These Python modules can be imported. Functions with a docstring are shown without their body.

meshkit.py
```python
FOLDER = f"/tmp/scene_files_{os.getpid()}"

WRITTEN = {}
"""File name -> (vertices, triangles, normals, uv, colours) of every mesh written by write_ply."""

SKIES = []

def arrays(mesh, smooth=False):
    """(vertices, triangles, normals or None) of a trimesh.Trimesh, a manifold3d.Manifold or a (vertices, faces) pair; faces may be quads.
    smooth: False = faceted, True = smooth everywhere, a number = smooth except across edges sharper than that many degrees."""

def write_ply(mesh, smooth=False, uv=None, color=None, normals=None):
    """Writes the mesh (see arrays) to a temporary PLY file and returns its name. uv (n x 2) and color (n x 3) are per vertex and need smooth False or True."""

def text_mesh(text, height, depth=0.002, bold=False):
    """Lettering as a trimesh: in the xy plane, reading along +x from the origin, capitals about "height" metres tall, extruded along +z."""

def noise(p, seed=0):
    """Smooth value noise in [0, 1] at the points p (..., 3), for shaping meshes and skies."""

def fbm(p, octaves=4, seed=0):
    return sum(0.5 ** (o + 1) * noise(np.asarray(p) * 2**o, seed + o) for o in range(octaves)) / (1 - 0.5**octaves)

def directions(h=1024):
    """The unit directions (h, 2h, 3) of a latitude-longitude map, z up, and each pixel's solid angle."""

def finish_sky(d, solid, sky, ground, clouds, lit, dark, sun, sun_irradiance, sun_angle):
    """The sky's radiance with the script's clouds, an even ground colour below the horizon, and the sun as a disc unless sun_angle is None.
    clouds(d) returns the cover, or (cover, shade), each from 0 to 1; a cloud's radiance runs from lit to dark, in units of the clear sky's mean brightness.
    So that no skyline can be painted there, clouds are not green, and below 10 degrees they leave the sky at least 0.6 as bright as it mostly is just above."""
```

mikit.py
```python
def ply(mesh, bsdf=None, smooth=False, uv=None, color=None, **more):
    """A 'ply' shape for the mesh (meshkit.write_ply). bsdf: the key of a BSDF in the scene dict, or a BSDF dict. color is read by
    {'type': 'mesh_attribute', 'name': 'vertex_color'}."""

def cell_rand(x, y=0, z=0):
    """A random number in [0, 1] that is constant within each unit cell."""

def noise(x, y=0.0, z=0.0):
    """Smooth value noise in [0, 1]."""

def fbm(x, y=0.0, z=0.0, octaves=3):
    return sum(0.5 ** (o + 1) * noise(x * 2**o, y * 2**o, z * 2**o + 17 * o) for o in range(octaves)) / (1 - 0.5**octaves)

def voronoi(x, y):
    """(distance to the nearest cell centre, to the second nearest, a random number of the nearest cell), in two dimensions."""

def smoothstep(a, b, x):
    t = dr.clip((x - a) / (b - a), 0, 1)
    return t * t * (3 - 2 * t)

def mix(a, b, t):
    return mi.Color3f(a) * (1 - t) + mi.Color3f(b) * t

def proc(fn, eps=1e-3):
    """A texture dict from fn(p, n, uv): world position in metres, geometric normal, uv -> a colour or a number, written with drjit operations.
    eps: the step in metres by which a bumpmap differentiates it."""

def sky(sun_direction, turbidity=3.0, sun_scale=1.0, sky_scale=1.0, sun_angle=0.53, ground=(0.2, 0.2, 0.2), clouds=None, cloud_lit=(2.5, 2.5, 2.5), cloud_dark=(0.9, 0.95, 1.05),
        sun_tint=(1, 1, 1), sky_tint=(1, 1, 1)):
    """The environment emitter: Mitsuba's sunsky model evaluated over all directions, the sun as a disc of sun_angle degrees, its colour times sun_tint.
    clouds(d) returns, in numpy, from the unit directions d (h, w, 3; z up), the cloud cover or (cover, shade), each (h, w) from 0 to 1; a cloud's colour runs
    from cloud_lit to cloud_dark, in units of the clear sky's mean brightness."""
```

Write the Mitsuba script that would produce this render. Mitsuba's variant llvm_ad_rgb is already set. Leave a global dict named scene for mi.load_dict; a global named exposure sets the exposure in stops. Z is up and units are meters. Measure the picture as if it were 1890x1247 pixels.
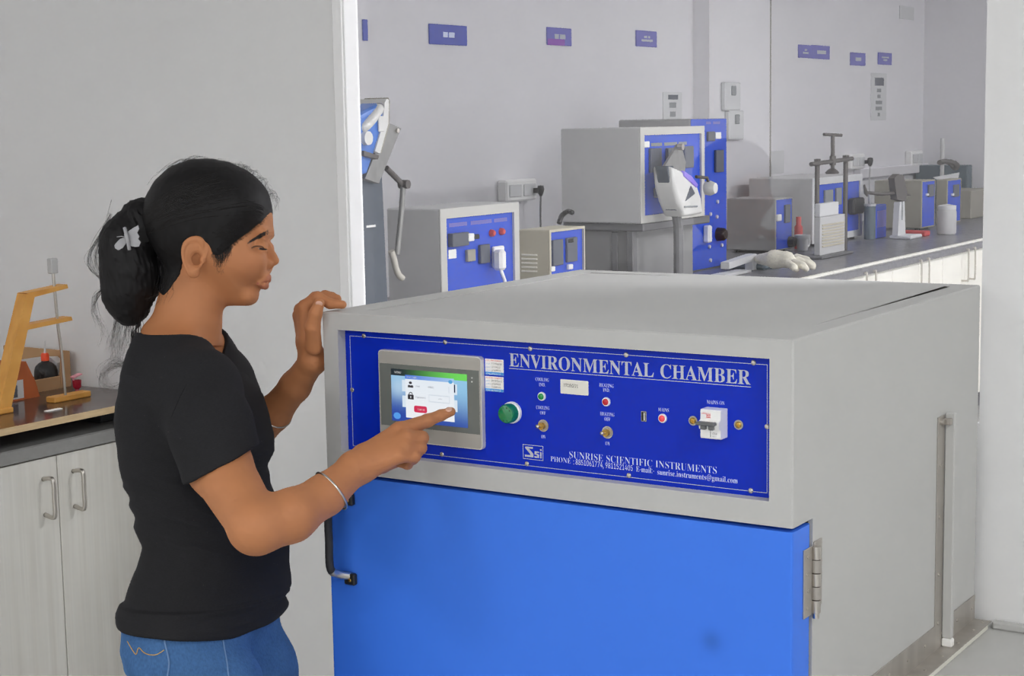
import math
import numpy as np
import trimesh
import manifold3d as m3
import drjit as dr
import mitsuba as mi
import mikit
import meshkit
from shapely.geometry import Polygon
from scipy import ndimage

scene, labels = {}, {}
T = mi.ScalarTransform4f
V = lambda *a: np.array(a, float)

# ---------------------------------------------------------------- camera
F_PX = 3069.2539
CAM = V(1.6057, -1.9470, 1.5794)
_yaw, _pitch, _roll = 0.5752, 0.1288, -0.0172
FW = V(-math.sin(_yaw) * math.cos(_pitch), math.cos(_yaw) * math.cos(_pitch), -math.sin(_pitch))
_r0 = V(math.cos(_yaw), math.sin(_yaw), 0)
_u0 = np.cross(_r0, FW)
RT = math.cos(_roll) * _r0 + math.sin(_roll) * _u0
UP = -math.sin(_roll) * _r0 + math.cos(_roll) * _u0
scene['camera'] = {'type': 'perspective', 'fov': 2 * math.degrees(math.atan(945 / F_PX)), 'fov_axis': 'x', 'near_clip': 0.05, 'far_clip': 100.0,
                   'to_world': T().look_at(origin=CAM.tolist(), target=(CAM + FW).tolist(), up=UP.tolist())}
exposure = -0.14

# ---------------------------------------------------------------- lights of the two rooms (ceiling panels; their frames are built with the ceiling)
LAMPS = [(-0.9, -3.3, 0.30, 0.30, 28.0), (0.9, -3.8, 0.30, 0.30, 26.0), (2.5, -3.0, 0.30, 0.30, 28.0), (2.55, -1.0, 0.30, 0.30, 23.0),
         (1.9, 1.5, 0.30, 0.30, 62.0), (1.6, 4.0, 0.30, 0.30, 58.0), (1.6, 6.8, 0.30, 0.30, 58.0)]
CEIL = 2.75


def at(px, py, ax, val):
    """The point of the plane ax = val that the photograph shows at this pixel."""
    d = FW + RT * (px - 945) / F_PX - UP * (py - 623.5) / F_PX
    k = 'xyz'.index(ax)
    return CAM + d * (val - CAM[k]) / d[k]


def dep(px, py, t):
    return CAM + (FW + RT * (px - 945) / F_PX - UP * (py - 623.5) / F_PX) * t


# ---------------------------------------------------------------- helpers
def lin(c):
    return [((x / 255 + 0.055) / 1.055) ** 2.4 if x > 10 else x / 255 / 12.92 for x in c]


def mat(name, rgb=None, rough=0.5, metal=0.0, bump=None, spec=0.5, tex=None, **more):
    base = {'type': 'rgb', 'value': lin(rgb)} if tex is None else mikit.proc(tex)
    b = {'type': 'principled', 'base_color': base, 'roughness': rough, 'metallic': metal, 'specular': spec, **more}
    if bump:
        b = {'type': 'bumpmap', 'arbitrary': mikit.proc(bump[0], bump[2] if len(bump) > 2 else 1e-3), 'scale': bump[1], 'bsdf': b}
    scene['mat_' + name] = {'type': 'twosided', 'bsdf': b}


def free(k):
    if k not in scene and k not in labels:
        return k
    i = 1
    while f'{k}_{i:03d}' in scene or f'{k}_{i:03d}' in labels:
        i += 1
    return f'{k}_{i:03d}'


def thing(name, label, cat, group=None):
    k = free(name)
    labels[k] = {'label': label, 'category': cat}
    if group:
        labels[k]['group'] = group
    return k


def add(name, mesh, m, parent=None, smooth=False, label=None, **more):
    k = free((parent + '__' if parent else '') + name)
    if isinstance(mesh, (list, tuple)) and not isinstance(mesh[0], np.ndarray):
        mesh = cat(*mesh)
    scene[k] = mikit.ply(mesh, 'mat_' + m, smooth=smooth, **more)
    if label:
        labels[k] = {'label': label}
    return k


def single(name, mesh, m, label, cat_, group=None, smooth=False):
    """A thing that is one mesh."""
    k = free(name)
    if isinstance(mesh, (list, tuple)):
        mesh = cat(*mesh)
    scene[k] = mikit.ply(mesh, 'mat_' + m, smooth=smooth)
    labels[k] = {'label': label, 'category': cat_}
    if group:
        labels[k]['group'] = group
    return k


def struct(name, mesh, m, label=None, smooth=False):
    if isinstance(mesh, (list, tuple)):
        mesh = cat(*mesh)
    scene[name] = mikit.ply(mesh, 'mat_' + m, smooth=smooth)
    labels[name] = {'kind': 'structure'}
    if label:
        labels[name]['label'] = label
    return name


def tm(man):
    m = man.to_mesh()
    return trimesh.Trimesh(np.array(m.vert_properties[:, :3]), np.array(m.tri_verts), process=False)


def man(mesh):
    return m3.Manifold(m3.Mesh(np.asarray(mesh.vertices, np.float32), np.asarray(mesh.faces, np.uint32)))


def cat(*ms):
    return trimesh.util.concatenate([tm(m) if hasattr(m, 'to_mesh') else m for m in ms])


def hull(pts):
    return tm(m3.Manifold.hull_points(np.asarray(pts, float)))


def box(x0, x1, y0, y1, z0, z1, b=0.0):
    """An axis-aligned box with chamfered edges."""
    lo, hi = np.minimum([x0, y0, z0], [x1, y1, z1]), np.maximum([x0, y0, z0], [x1, y1, z1])
    b = min(b, 0.45 * (hi - lo).min())
    p = []
    for i in range(8):
        c = [(lo, hi)[i >> k & 1][k] for k in range(3)]
        s = [(1, -1)[i >> k & 1] for k in range(3)]
        if b <= 0:
            p.append(c)
        else:
            for k in range(3):
                p.append([c[j] + (0 if j == k else s[j] * b) for j in range(3)])
    return hull(p)


def mbox(x0, x1, y0, y1, z0, z1):
    return m3.Manifold.cube((x1 - x0, y1 - y0, z1 - z0)).translate((x0, y0, z0))


def cyl(p0, p1, r, n=20, r2=None):
    p0, p1 = np.asarray(p0, float), np.asarray(p1, float)
    c = m3.Manifold.cylinder(float(np.linalg.norm(p1 - p0)), r, r if r2 is None else r2, n)
    m = tm(c)
    m.apply_transform(trimesh.geometry.align_vectors([0, 0, 1], p1 - p0))
    m.apply_translation(p0)
    return m


def lathe(p0, axis, prof, n=28):
    """prof: (radius, height) from the bottom centre to the top centre, about axis through p0."""
    m = trimesh.creation.revolve(np.asarray(prof, float), sections=n)
    m.apply_transform(trimesh.geometry.align_vectors([0, 0, 1], axis))
    m.apply_translation(p0)
    return m


def spline(pts, n=8):
    """Catmull-Rom through the points."""
    p = np.asarray(pts, float)
    q = np.vstack([2 * p[0] - p[1], p, 2 * p[-1] - p[-2]])
    t = np.linspace(0, 1, n, endpoint=False)[:, None]
    out = []
    for i in range(len(p) - 1):
        a, b, c, d = q[i:i + 4]
        out.append(0.5 * (2 * b + (c - a) * t + (2 * a - 5 * b + 4 * c - d) * t * t + (3 * b - a - 3 * c + d) * t ** 3))
    return np.vstack(out + [p[-1:]])


def tube(pts, r, sides=8, caps=True):
    p = np.asarray(pts, float)
    t = np.gradient(p, axis=0)
    t /= np.linalg.norm(t, axis=1, keepdims=True) + 1e-12
    ref = V(0, 0, 1) if abs(t[0, 2]) < 0.9 else V(1, 0, 0)
    a = np.cross(t[0], ref)
    A = []
    for k in range(len(p)):
        a = a - t[k] * (a @ t[k])
        a /= np.linalg.norm(a) + 1e-12
        A.append(a)
    A = np.array(A)
    B = np.cross(t, A)
    ang = np.arange(sides) * 2 * np.pi / sides
    rr = np.broadcast_to(r, (len(p),))[:, None, None]
    v = (p[:, None] + rr * (np.cos(ang)[None, :, None] * A[:, None] + np.sin(ang)[None, :, None] * B[:, None])).reshape(-1, 3)
    i, j = np.meshgrid(np.arange(len(p) - 1), np.arange(sides), indexing='ij')
    q = np.stack([i * sides + j, i * sides + (j + 1) % sides, (i + 1) * sides + (j + 1) % sides, (i + 1) * sides + j], -1).reshape(-1, 4)
    f = np.vstack([q[:, [0, 1, 2]], q[:, [0, 2, 3]]])
    if caps:
        n = len(v)
        v = np.vstack([v, p[:1], p[-1:]])
        k = np.arange(sides)
        f = np.vstack([f, np.stack([np.full(sides, n), (k + 1) % sides, k], 1), np.stack([np.full(sides, n + 1), n - sides + k, n - sides + (k + 1) % sides], 1)])
    return trimesh.Trimesh(v, f, process=False)


def prism(poly, depth, M):
    """A shapely polygon (or outline points) extruded by depth along local z, then moved by the 4x4 matrix M."""
    g = poly if hasattr(poly, 'exterior') else Polygon(poly)
    m = trimesh.creation.extrude_polygon(g, depth, engine='earcut')
    m.apply_transform(M)
    return m


def frame(o, X, Y, Z=None):
    X, Y = np.asarray(X, float), np.asarray(Y, float)
    M = np.eye(4)
    M[:3, 0], M[:3, 1], M[:3, 2], M[:3, 3] = X, Y, np.cross(X, Y) if Z is None else Z, o
    return M


def front(x, y, z):   # reading plane that faces -y
    return frame((x, y, z), (1, 0, 0), (0, 0, 1))


def side(x, y, z):    # reading plane that faces +x
    return frame((x, y, z), (0, 1, 0), (0, 0, 1))


def rrect(w, h, r, n=5):
    """Rounded rectangle from (0, 0) to (w, h)."""
    p = []
    for cx, cy, a in ((w - r, r, -90), (w - r, h - r, 0), (r, h - r, 90), (r, r, 180)):
        for k in range(n + 1):
            t = math.radians(a + 90 * k / n)
            p.append((cx + r * math.cos(t), cy + r * math.sin(t)))
    return Polygon(p)


GLYPHS = {'-': '97;12,92 85,92 85,69 12,69',
          '.': '80;22,8 22,24 29,34 46,36 57,28 59,12 56,3 52,-1 46,-4 35,-4 28,-1',
          ':': '80;22,8 22,24 29,34 46,36 57,28 59,12 56,3 52,-1 46,-4 35,-4 28,-1/24,132 22,153 28,162 35,165 45,165 56,158 59,140 57,133 50,126 44,124 33,125',
          '@': '270;17,80 18,103 23,128 28,142 42,167 66,191 91,205 106,210 129,214 158,214 180,210 196,204 210,196 228,180 238,166 248,143 252,122 252,93 247,71 240,56 228,42 209,33 192,33 184,36 175,44 168,58 156,43 145,36 135,33 111,34 99,39 89,48 82,60 78,75 77,92 80,112 87,128 100,143 113,151 126,155 162,155 187,149 184,67 187,59 200,51 208,52 216,56 221,63 229,83 231,94 230,127 220,156 212,167 194,182 181,188 158,194 129,194 109,190 88,181 73,171 60,157 48,135 40,105 39,74 46,42 57,22 76,6 88,0 111,-6 140,-7 156,-5 194,6 194,-15 177,-21 139,-27 110,-26 89,-22 62,-10 42,7 32,21 22,45|101,97 105,64 118,53 132,51 147,56 154,65 160,81 163,134 150,137 135,137 118,131 110,123 104,110',
          'A': '195;-4,8 7,11 15,19 91,207 100,208 173,35 183,15 192,9 198,8 198,0 102,0 102,8 118,10 125,14 127,20 112,59 46,59 35,32 33,20 35,14 44,9 57,8 57,0 -4,0|79,140 52,72 107,73',
          'B': '198;7,0 7,8 26,12 33,27 33,176 29,189 21,194 7,196 7,203 119,203 150,196 166,186 176,169 177,150 175,141 168,129 160,122 132,110 165,98 177,88 183,79 187,65 187,51 184,38 175,23 154,8 128,1|82,25 86,14 93,11 107,11 121,16 130,28 134,44 133,75 126,91 112,100 99,103 81,102|81,114 97,113 111,117 121,125 124,132 127,144 126,171 121,184 110,192 93,194 83,188 81,179',
          'C': '209;12,87 13,124 21,150 40,178 62,195 87,205 123,208 144,204 173,194 184,199 187,208 195,208 195,138 187,138 173,167 155,186 134,196 112,198 95,192 81,180 73,164 66,136 64,90 66,70 72,47 83,27 92,19 105,13 135,11 163,21 177,31 192,47 200,39 179,16 169,9 146,-1 123,-5 97,-4 74,2 51,15 33,33 19,58',
          'D': '221;7,196 7,203 118,203 137,200 158,193 182,177 193,164 201,149 209,115 209,87 206,68 201,52 190,33 168,14 133,2 116,0 9,0 9,8 26,11 30,16 33,26 33,175 31,184 26,192|81,28 85,14 93,11 108,11 126,17 143,34 154,65 157,96 156,125 148,160 140,175 130,185 110,193 89,192 82,183',
          'E': '197;6,0 7,8 17,8 30,15 34,32 33,178 30,187 26,192 7,196 7,203 178,203 178,143 171,143 164,169 155,180 144,186 119,192 92,192 83,186 82,110 100,111 112,116 124,134 128,153 136,154 136,53 128,53 123,79 114,92 99,98 83,99 82,22 86,15 98,12 122,13 140,17 152,22 167,34 180,55 183,64 192,64 180,0',
          'F': '181;6,196 6,203 176,203 176,143 168,143 166,156 160,171 153,180 141,187 121,192 98,193 86,191 82,186 83,110 99,112 111,117 121,131 127,155 135,155 135,53 127,53 122,77 113,92 97,99 81,99 81,31 83,21 92,11 114,8 115,0 7,0 7,8 25,12 30,18 33,27 33,177 27,190',
          'G': '227;12,95 15,131 26,159 46,183 62,195 80,203 105,208 132,207 169,195 177,195 183,199 187,208 195,208 195,137 187,138 180,155 170,171 156,185 140,194 126,198 113,198 99,194 89,188 78,173 69,148 65,116 65,88 71,51 84,24 104,9 115,6 133,6 145,10 151,19 153,26 153,63 148,76 138,80 123,81 123,89 223,89 223,81 208,79 203,76 200,68 198,12 167,1 139,-4 103,-4 74,3 52,15 32,35 18,62',
          'H': '234;7,0 7,8 26,12 30,17 33,26 33,178 28,190 20,194 7,196 7,203 108,203 108,196 91,193 83,185 81,174 82,112 153,113 152,182 145,192 126,196 126,203 227,203 227,196 208,192 204,187 201,178 201,27 205,15 213,10 226,8 227,0 126,0 126,8 141,10 151,20 153,31 153,97 151,99 81,97 82,24 86,14 91,11 108,8 108,0',
          'I': '116;6,0 6,8 19,10 31,18 34,32 33,182 30,190 25,193 6,196 6,203 109,203 109,196 89,192 82,181 82,25 84,18 91,12 110,8 110,0',
          'L': '191;7,0 7,8 26,12 30,17 33,26 33,178 31,185 26,192 7,196 7,203 112,203 112,196 93,194 85,189 82,181 81,31 83,20 89,14 99,12 122,13 142,18 155,25 167,37 182,68 191,69 180,1',
          'M': '283;6,0 6,8 17,9 29,15 34,33 33,181 26,192 7,196 7,203 83,203 141,66 200,203 276,203 276,196 264,194 255,189 250,174 251,23 253,16 259,10 275,8 275,0 177,0 177,8 191,10 200,16 203,28 202,173 129,0 120,0 51,165 47,169 48,23 55,12 66,8 75,8 76,0',
          'N': '221;8,0 8,8 21,9 30,14 34,28 34,173 16,194 8,196 8,203 71,203 174,77 174,180 172,187 166,192 148,196 148,203 214,203 214,196 197,193 191,187 189,180 188,-5 180,-5 176,-1 49,154 48,25 52,15 56,11 74,8 74,0',
          'O': '235;12,95 16,133 23,151 34,169 45,181 66,196 82,203 105,208 131,208 151,204 168,197 186,185 202,168 215,145 220,129 223,106 221,79 215,59 198,31 182,16 157,2 125,-5 99,-4 77,2 61,10 43,24 32,37 21,56 15,74|65,122 67,66 73,43 81,26 93,13 109,6 120,5 140,11 152,21 160,36 166,56 169,78 169,124 160,164 151,181 142,190 127,197 110,198 97,194 82,182 73,164 67,140',
          'P': '187;7,0 7,8 26,12 30,17 33,26 33,178 28,190 20,194 7,196 7,203 120,203 141,200 164,189 177,174 183,153 181,132 173,116 159,103 140,95 123,92 81,91 82,24 86,14 91,11 108,8 108,0|81,104 101,103 109,105 118,109 127,122 130,134 129,167 123,182 110,191 89,192 82,185',
          'R': '211;7,0 7,8 26,12 30,17 33,26 33,178 28,190 20,194 7,196 7,203 119,203 147,198 170,187 180,176 185,164 185,136 180,124 170,113 144,101 142,98 194,20 203,10 214,8 215,0 151,0 89,95 81,94 82,24 86,14 91,11 108,8 108,0|81,106 83,104 93,104 114,108 122,112 131,124 136,148 134,167 129,180 116,190 98,193 88,191 83,186 81,177',
          'S': '174;19,70 28,70 41,34 63,12 78,7 97,7 108,11 119,20 124,32 124,47 119,58 105,69 54,95 35,111 25,128 23,136 23,162 26,173 35,188 46,198 57,204 72,208 93,208 129,199 137,199 143,208 152,208 151,142 144,142 139,158 128,177 117,188 99,197 85,199 67,194 57,184 53,171 55,160 65,146 134,111 153,92 160,72 160,47 157,36 147,19 133,7 107,-3 71,-4 42,5 34,5 30,3 27,-5 19,-5',
          'T': '189;5,203 183,203 183,142 176,142 171,163 165,175 156,184 137,192 118,192 118,26 121,17 126,11 146,8 146,0 41,0 41,8 50,8 61,12 69,25 70,192 51,192 34,185 23,174 18,164 13,142 5,142',
          'U': '220;7,196 7,203 107,203 107,196 87,191 81,180 81,50 85,33 96,17 110,11 131,10 149,15 165,28 171,41 175,59 175,177 172,186 168,191 147,196 147,203 212,203 212,196 197,192 192,187 189,178 188,59 181,31 166,10 143,-2 103,-6 70,0 48,15 37,35 33,54 32,180 26,191',
          'V': '191;-6,196 -6,203 94,203 94,196 73,193 69,188 68,181 115,66 158,177 157,190 150,194 133,196 133,203 197,203 197,196 184,193 174,179 103,-6 95,-6 93,-3 15,180 5,193',
          'a': '154;9,22 9,34 12,44 25,59 49,72 89,86 87,120 81,129 71,132 59,132 48,127 47,121 54,110 55,99 47,88 30,85 21,89 15,99 15,112 26,129 49,140 87,142 108,137 121,128 127,118 131,101 131,19 135,15 144,18 147,13 138,3 123,-4 105,-4 94,2 89,15 75,4 64,-1 37,-4 22,1 14,9|53,44 57,19 65,15 73,16 87,25 89,29 89,75 77,72 61,62',
          'c': '131;9,55 9,79 14,99 27,120 44,134 66,142 91,142 105,138 120,125 123,119 124,105 121,98 113,92 102,91 91,97 88,104 88,125 84,131 76,133 65,130 58,124 53,112 50,94 50,73 54,50 60,36 68,25 82,18 95,17 109,22 121,32 127,28 119,16 107,6 82,-4 59,-4 42,2 30,11 19,25',
          'e': '134;9,56 9,83 15,105 24,120 41,135 61,142 85,141 102,134 117,118 125,97 126,74 52,73 57,42 63,30 72,23 83,19 94,19 110,26 120,38 127,33 116,16 100,3 80,-4 58,-4 41,2 20,23 14,35|55,118 53,86 90,87 89,115 85,126 80,131 72,133 61,129',
          'g': '146;6,-36 10,-22 28,-11 18,-4 12,4 12,24 19,34 43,49 25,60 13,76 10,87 10,102 18,121 30,132 42,138 59,142 82,142 103,136 142,136 142,120 121,119 130,99 130,83 123,66 113,56 102,50 86,46 57,46 46,38 45,34 46,28 52,23 103,21 123,16 131,11 138,2 141,-9 140,-28 134,-40 120,-52 106,-58 87,-62 57,-63 31,-59 18,-53 9,-44|34,-37 37,-43 51,-50 82,-52 108,-46 115,-39 118,-29 113,-19 104,-16 44,-15 36,-21 33,-28|51,83 54,68 60,58 75,56 84,62 89,82 89,107 86,121 78,131 65,132 55,123 51,105',
          'i': '89;8,7 18,9 23,17 23,122 20,129 9,131 9,138 66,139 66,21 71,9 80,7 80,0 8,0/23,177 24,194 34,205 40,207 56,205 66,194 67,177 64,171 54,163 36,163 26,171',
          'l': '89;8,7 18,9 23,17 23,187 18,195 9,196 9,203 66,203 66,21 71,9 80,7 80,0 8,0',
          'm': '248;8,7 18,9 23,17 23,121 19,129 8,132 9,139 65,139 66,120 81,135 98,142 115,142 128,138 139,128 143,119 156,132 178,142 203,140 219,126 225,104 225,19 230,9 239,7 239,0 169,0 169,7 178,9 183,19 183,105 180,117 173,121 164,121 157,118 145,106 145,19 150,9 159,7 159,0 89,0 89,7 98,9 103,17 103,108 101,116 93,121 79,119 65,104 65,23 68,11 79,7 79,0 8,0',
          'n': '170;8,7 18,9 23,17 23,121 19,129 8,132 9,139 66,139 67,122 83,136 100,142 122,141 138,131 146,114 148,98 148,17 153,9 162,7 162,0 90,0 90,7 100,9 105,20 105,105 102,117 95,121 86,121 79,118 66,105 66,19 71,9 80,7 80,0 8,0',
          'o': '150;8,65 11,93 21,115 38,132 52,139 65,142 95,140 116,129 131,112 141,84 141,54 137,38 131,26 114,7 104,1 87,-4 58,-3 34,9 21,23 14,36|52,85 54,29 59,13 72,5 87,8 94,19 97,32 98,91 94,118 89,128 83,132 67,132 60,127 56,118',
          'r': '128;8,0 8,7 18,9 23,17 23,122 18,130 9,131 9,138 65,139 66,116 82,134 92,140 112,142 120,139 129,126 129,112 122,102 114,99 103,100 90,115 82,116 71,107 67,95 67,18 73,10 88,7 88,0',
          's': '129;16,47 24,47 26,38 34,22 43,13 53,8 70,7 84,16 86,23 85,32 77,43 39,62 24,75 17,90 17,108 24,125 34,135 44,140 72,142 96,136 103,143 108,143 109,99 102,99 93,119 76,131 57,131 47,120 48,109 55,100 95,80 109,67 114,55 115,35 111,20 106,12 95,2 79,-4 58,-4 35,4 27,3 23,-4 16,-4',
          't': '102;9,124 9,134 42,167 57,189 65,189 65,140 93,138 92,124 65,123 66,24 70,19 77,18 88,25 92,33 99,30 90,12 76,0 63,-4 46,-4 34,0 27,7 22,21 22,123',
          'u': '167;5,131 5,139 63,139 63,31 68,19 75,16 83,16 95,21 102,30 102,117 97,129 85,131 85,139 144,139 145,23 151,15 161,13 161,6 131,3 102,-4 101,16 87,3 69,-4 48,-4 35,1 27,10 21,28 20,120 17,128'}


def serif(text, cap, width=None, depth=0.0004, thin=0.0):
    """Serif lettering in the xy plane from the origin; cap = height of capitals, width = the length it is fitted to."""
    s, x, out = cap / 203.0, 0.0, []
    for ch in text:
        if ch == ' ':
            x += 95
            continue
        adv, polys = GLYPHS[ch].split(';')
        for poly in polys.split('/'):
            rings = [[tuple(map(float, q.split(','))) for q in ring.split()] for ring in poly.split('|')]
            g = Polygon(rings[0], rings[1:]).buffer(-thin)
            for h in getattr(g, 'geoms', [g]):
                if h.is_empty:
                    continue
                m = trimesh.creation.extrude_polygon(h, 1.0, engine='earcut')
                m.apply_translation((x, 0, 0))
                out.append(m)
        x += float(adv)
    m = trimesh.util.concatenate(out)
    m.apply_scale([width / x if width else s, s, depth])
    return m


def sans(text, cap, width=None, depth=0.0004, bold=False):
    m = meshkit.text_mesh(text, cap, depth, bold)
    if width:
        m.apply_scale([width / m.bounds[1][0], 1, 1])
    return m


def put(m, M):
    m = m.copy()
    m.apply_transform(M)
    return m


def screw(p, axis, r=0.0035, h=0.002):
    """A round slotted screw head on a surface at p, facing axis."""
    head = m3.Manifold.revolve(m3.CrossSection([[(0, 0), (r, 0), (r, h * .5), (r * .72, h * .9), (r * .3, h), (0, h)]]), 16)
    head = head - mbox(-r * 2, r * 2, -r * .13, r * .13, h * .55, h * 2).rotate((0, 0, 35))
    m = tm(head)
    m.apply_transform(trimesh.geometry.align_vectors([0, 0, 1], axis))
    m.apply_translation(p)
    return m


N, FBM = mikit.noise, mikit.fbm
# ---------------------------------------------------------------- materials
mat('wall', rough=0.85, spec=0.2, tex=lambda p, n, uv: mi.Color3f(*lin((231, 231, 231))) * (0.97 + 0.05 * FBM(p.x * 2, p.y * 2, p.z * 2)))
mat('wall_lab', rough=0.85, spec=0.2, tex=lambda p, n, uv: mi.Color3f(*lin((222, 221, 224))) * (0.97 + 0.05 * FBM(p.x * 2, p.y * 2, p.z * 2)))
mat('ceiling', (198, 198, 198), 0.9)
mat('floor', rough=0.35, tex=lambda p, n, uv: mi.Color3f(*lin((172, 172, 170))) * (0.9 + 0.2 * FBM(p.x * 9, p.y * 9)))
mat('grout', (120, 120, 118), 0.8)
mat('frame_white', (246, 246, 246), 0.4)
mat('grey_paint', rough=0.5, spec=0.28, tex=lambda p, n, uv: mi.Color3f(*lin((186, 186, 184))) * (0.96 + 0.08 * FBM(p.x * 5, p.y * 5, p.z * 5)),
    bump=(lambda p, n, uv: N(p.x * 500, p.y * 500, p.z * 500), 0.00006, 4e-4))
mat('grey_dark_gap', (26, 30, 36), 0.8)
STAIN = at(1313, 1183, 'y', 0.0).tolist()
mat('door_blue', rough=0.42, spec=0.28, tex=lambda p, n, uv: mi.Color3f(*lin((62, 121, 234))) * (0.97 + 0.06 * FBM(p.x * 4, p.y * 4, p.z * 4)) * (1 - 0.26 * dr.exp(-(dr.square(p.x - STAIN[0]) + dr.square(p.z - STAIN[2])) / 0.00022)))
mat('panel_blue', (9, 42, 178), 0.32, spec=0.22)
mat('silver_print', (190, 194, 208), 0.45, 0.2)
mat('white_print', (206, 214, 240), 0.5)
mat('steel', (205, 200, 192), 0.28, 1.0)
mat('zinc', rough=0.42, metal=0.55, tex=lambda p, n, uv: mi.Color3f(*lin((172, 167, 160))) * (0.85 + 0.3 * FBM(p.x * 40, p.y * 40, p.z * 8)))
mat('brass', (196, 160, 84), 0.3, 1.0)
mat('black', (28, 28, 28), 0.45)
mat('soft_black', (40, 41, 44), 0.7)
mat('hmi_silver', (176, 173, 166), 0.42, 0.25)
mat('hmi_dark', (106, 110, 106), 0.4)
mat('hmi_rim', (214, 212, 208), 0.35, 0.3)
mat('white_plastic', (240, 240, 238), 0.3)
mat('white_paper', (240, 238, 234), 0.7)
mat('ivory', (226, 224, 214), 0.4)
mat('red_print', (205, 60, 60), 0.6)
mat('sky_print', (66, 140, 214), 0.6)
mat('ink', (58, 56, 62), 0.7)
mat('pale_ink', (176, 180, 190), 0.7)
mat('lens_green', (18, 120, 72), 0.12, spec=0.8, clearcoat=0.6)
mat('lens_green_dark', (6, 74, 44), 0.15, spec=0.8)
mat('led_green', (30, 140, 70), 0.2)
mat('led_red', (190, 34, 44), 0.2)
mat('led_pink', (250, 84, 92), 0.25)
mat('grey_plastic', (98, 100, 100), 0.4)

# ================================================================= the two rooms
YW, YG, YB = 0.785, 0.790, 0.825          # the partition: front face, pane, back face
ZT, CW, CD = 1.30, 0.7686, 0.7706         # the chamber: top, width, depth
PLAT = 0.718                               # the bench top it stands on
XL, XLB = -1.80, -2.28                     # left walls of the two rooms
struct('floor', box(-2.5, 3.1, -4.4, 9.6, -0.1, 0.0), 'floor')
struct('ceiling', [box(-2.5, 3.1, -4.4, 9.6, CEIL + 0.04, CEIL + 0.14)], 'ceiling')
struct('wall_left', [box(XL - 0.1, XL, -4.4, YW, 0, CEIL + 0.04)], 'wall')
struct('wall_right', [box(2.9, 3.0, -4.4, YW, 0, CEIL + 0.04)], 'wall')
struct('wall_front', [box(XL, 2.9, -4.4, -4.3, 0, CEIL + 0.04)], 'wall')
wx0 = at(642, 280, 'y', YW)[0]            # the window's left jamb
wx1 = at(1817, 270, 'y', YW)[0]
wz0, wz1 = 1.06, 2.35
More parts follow.
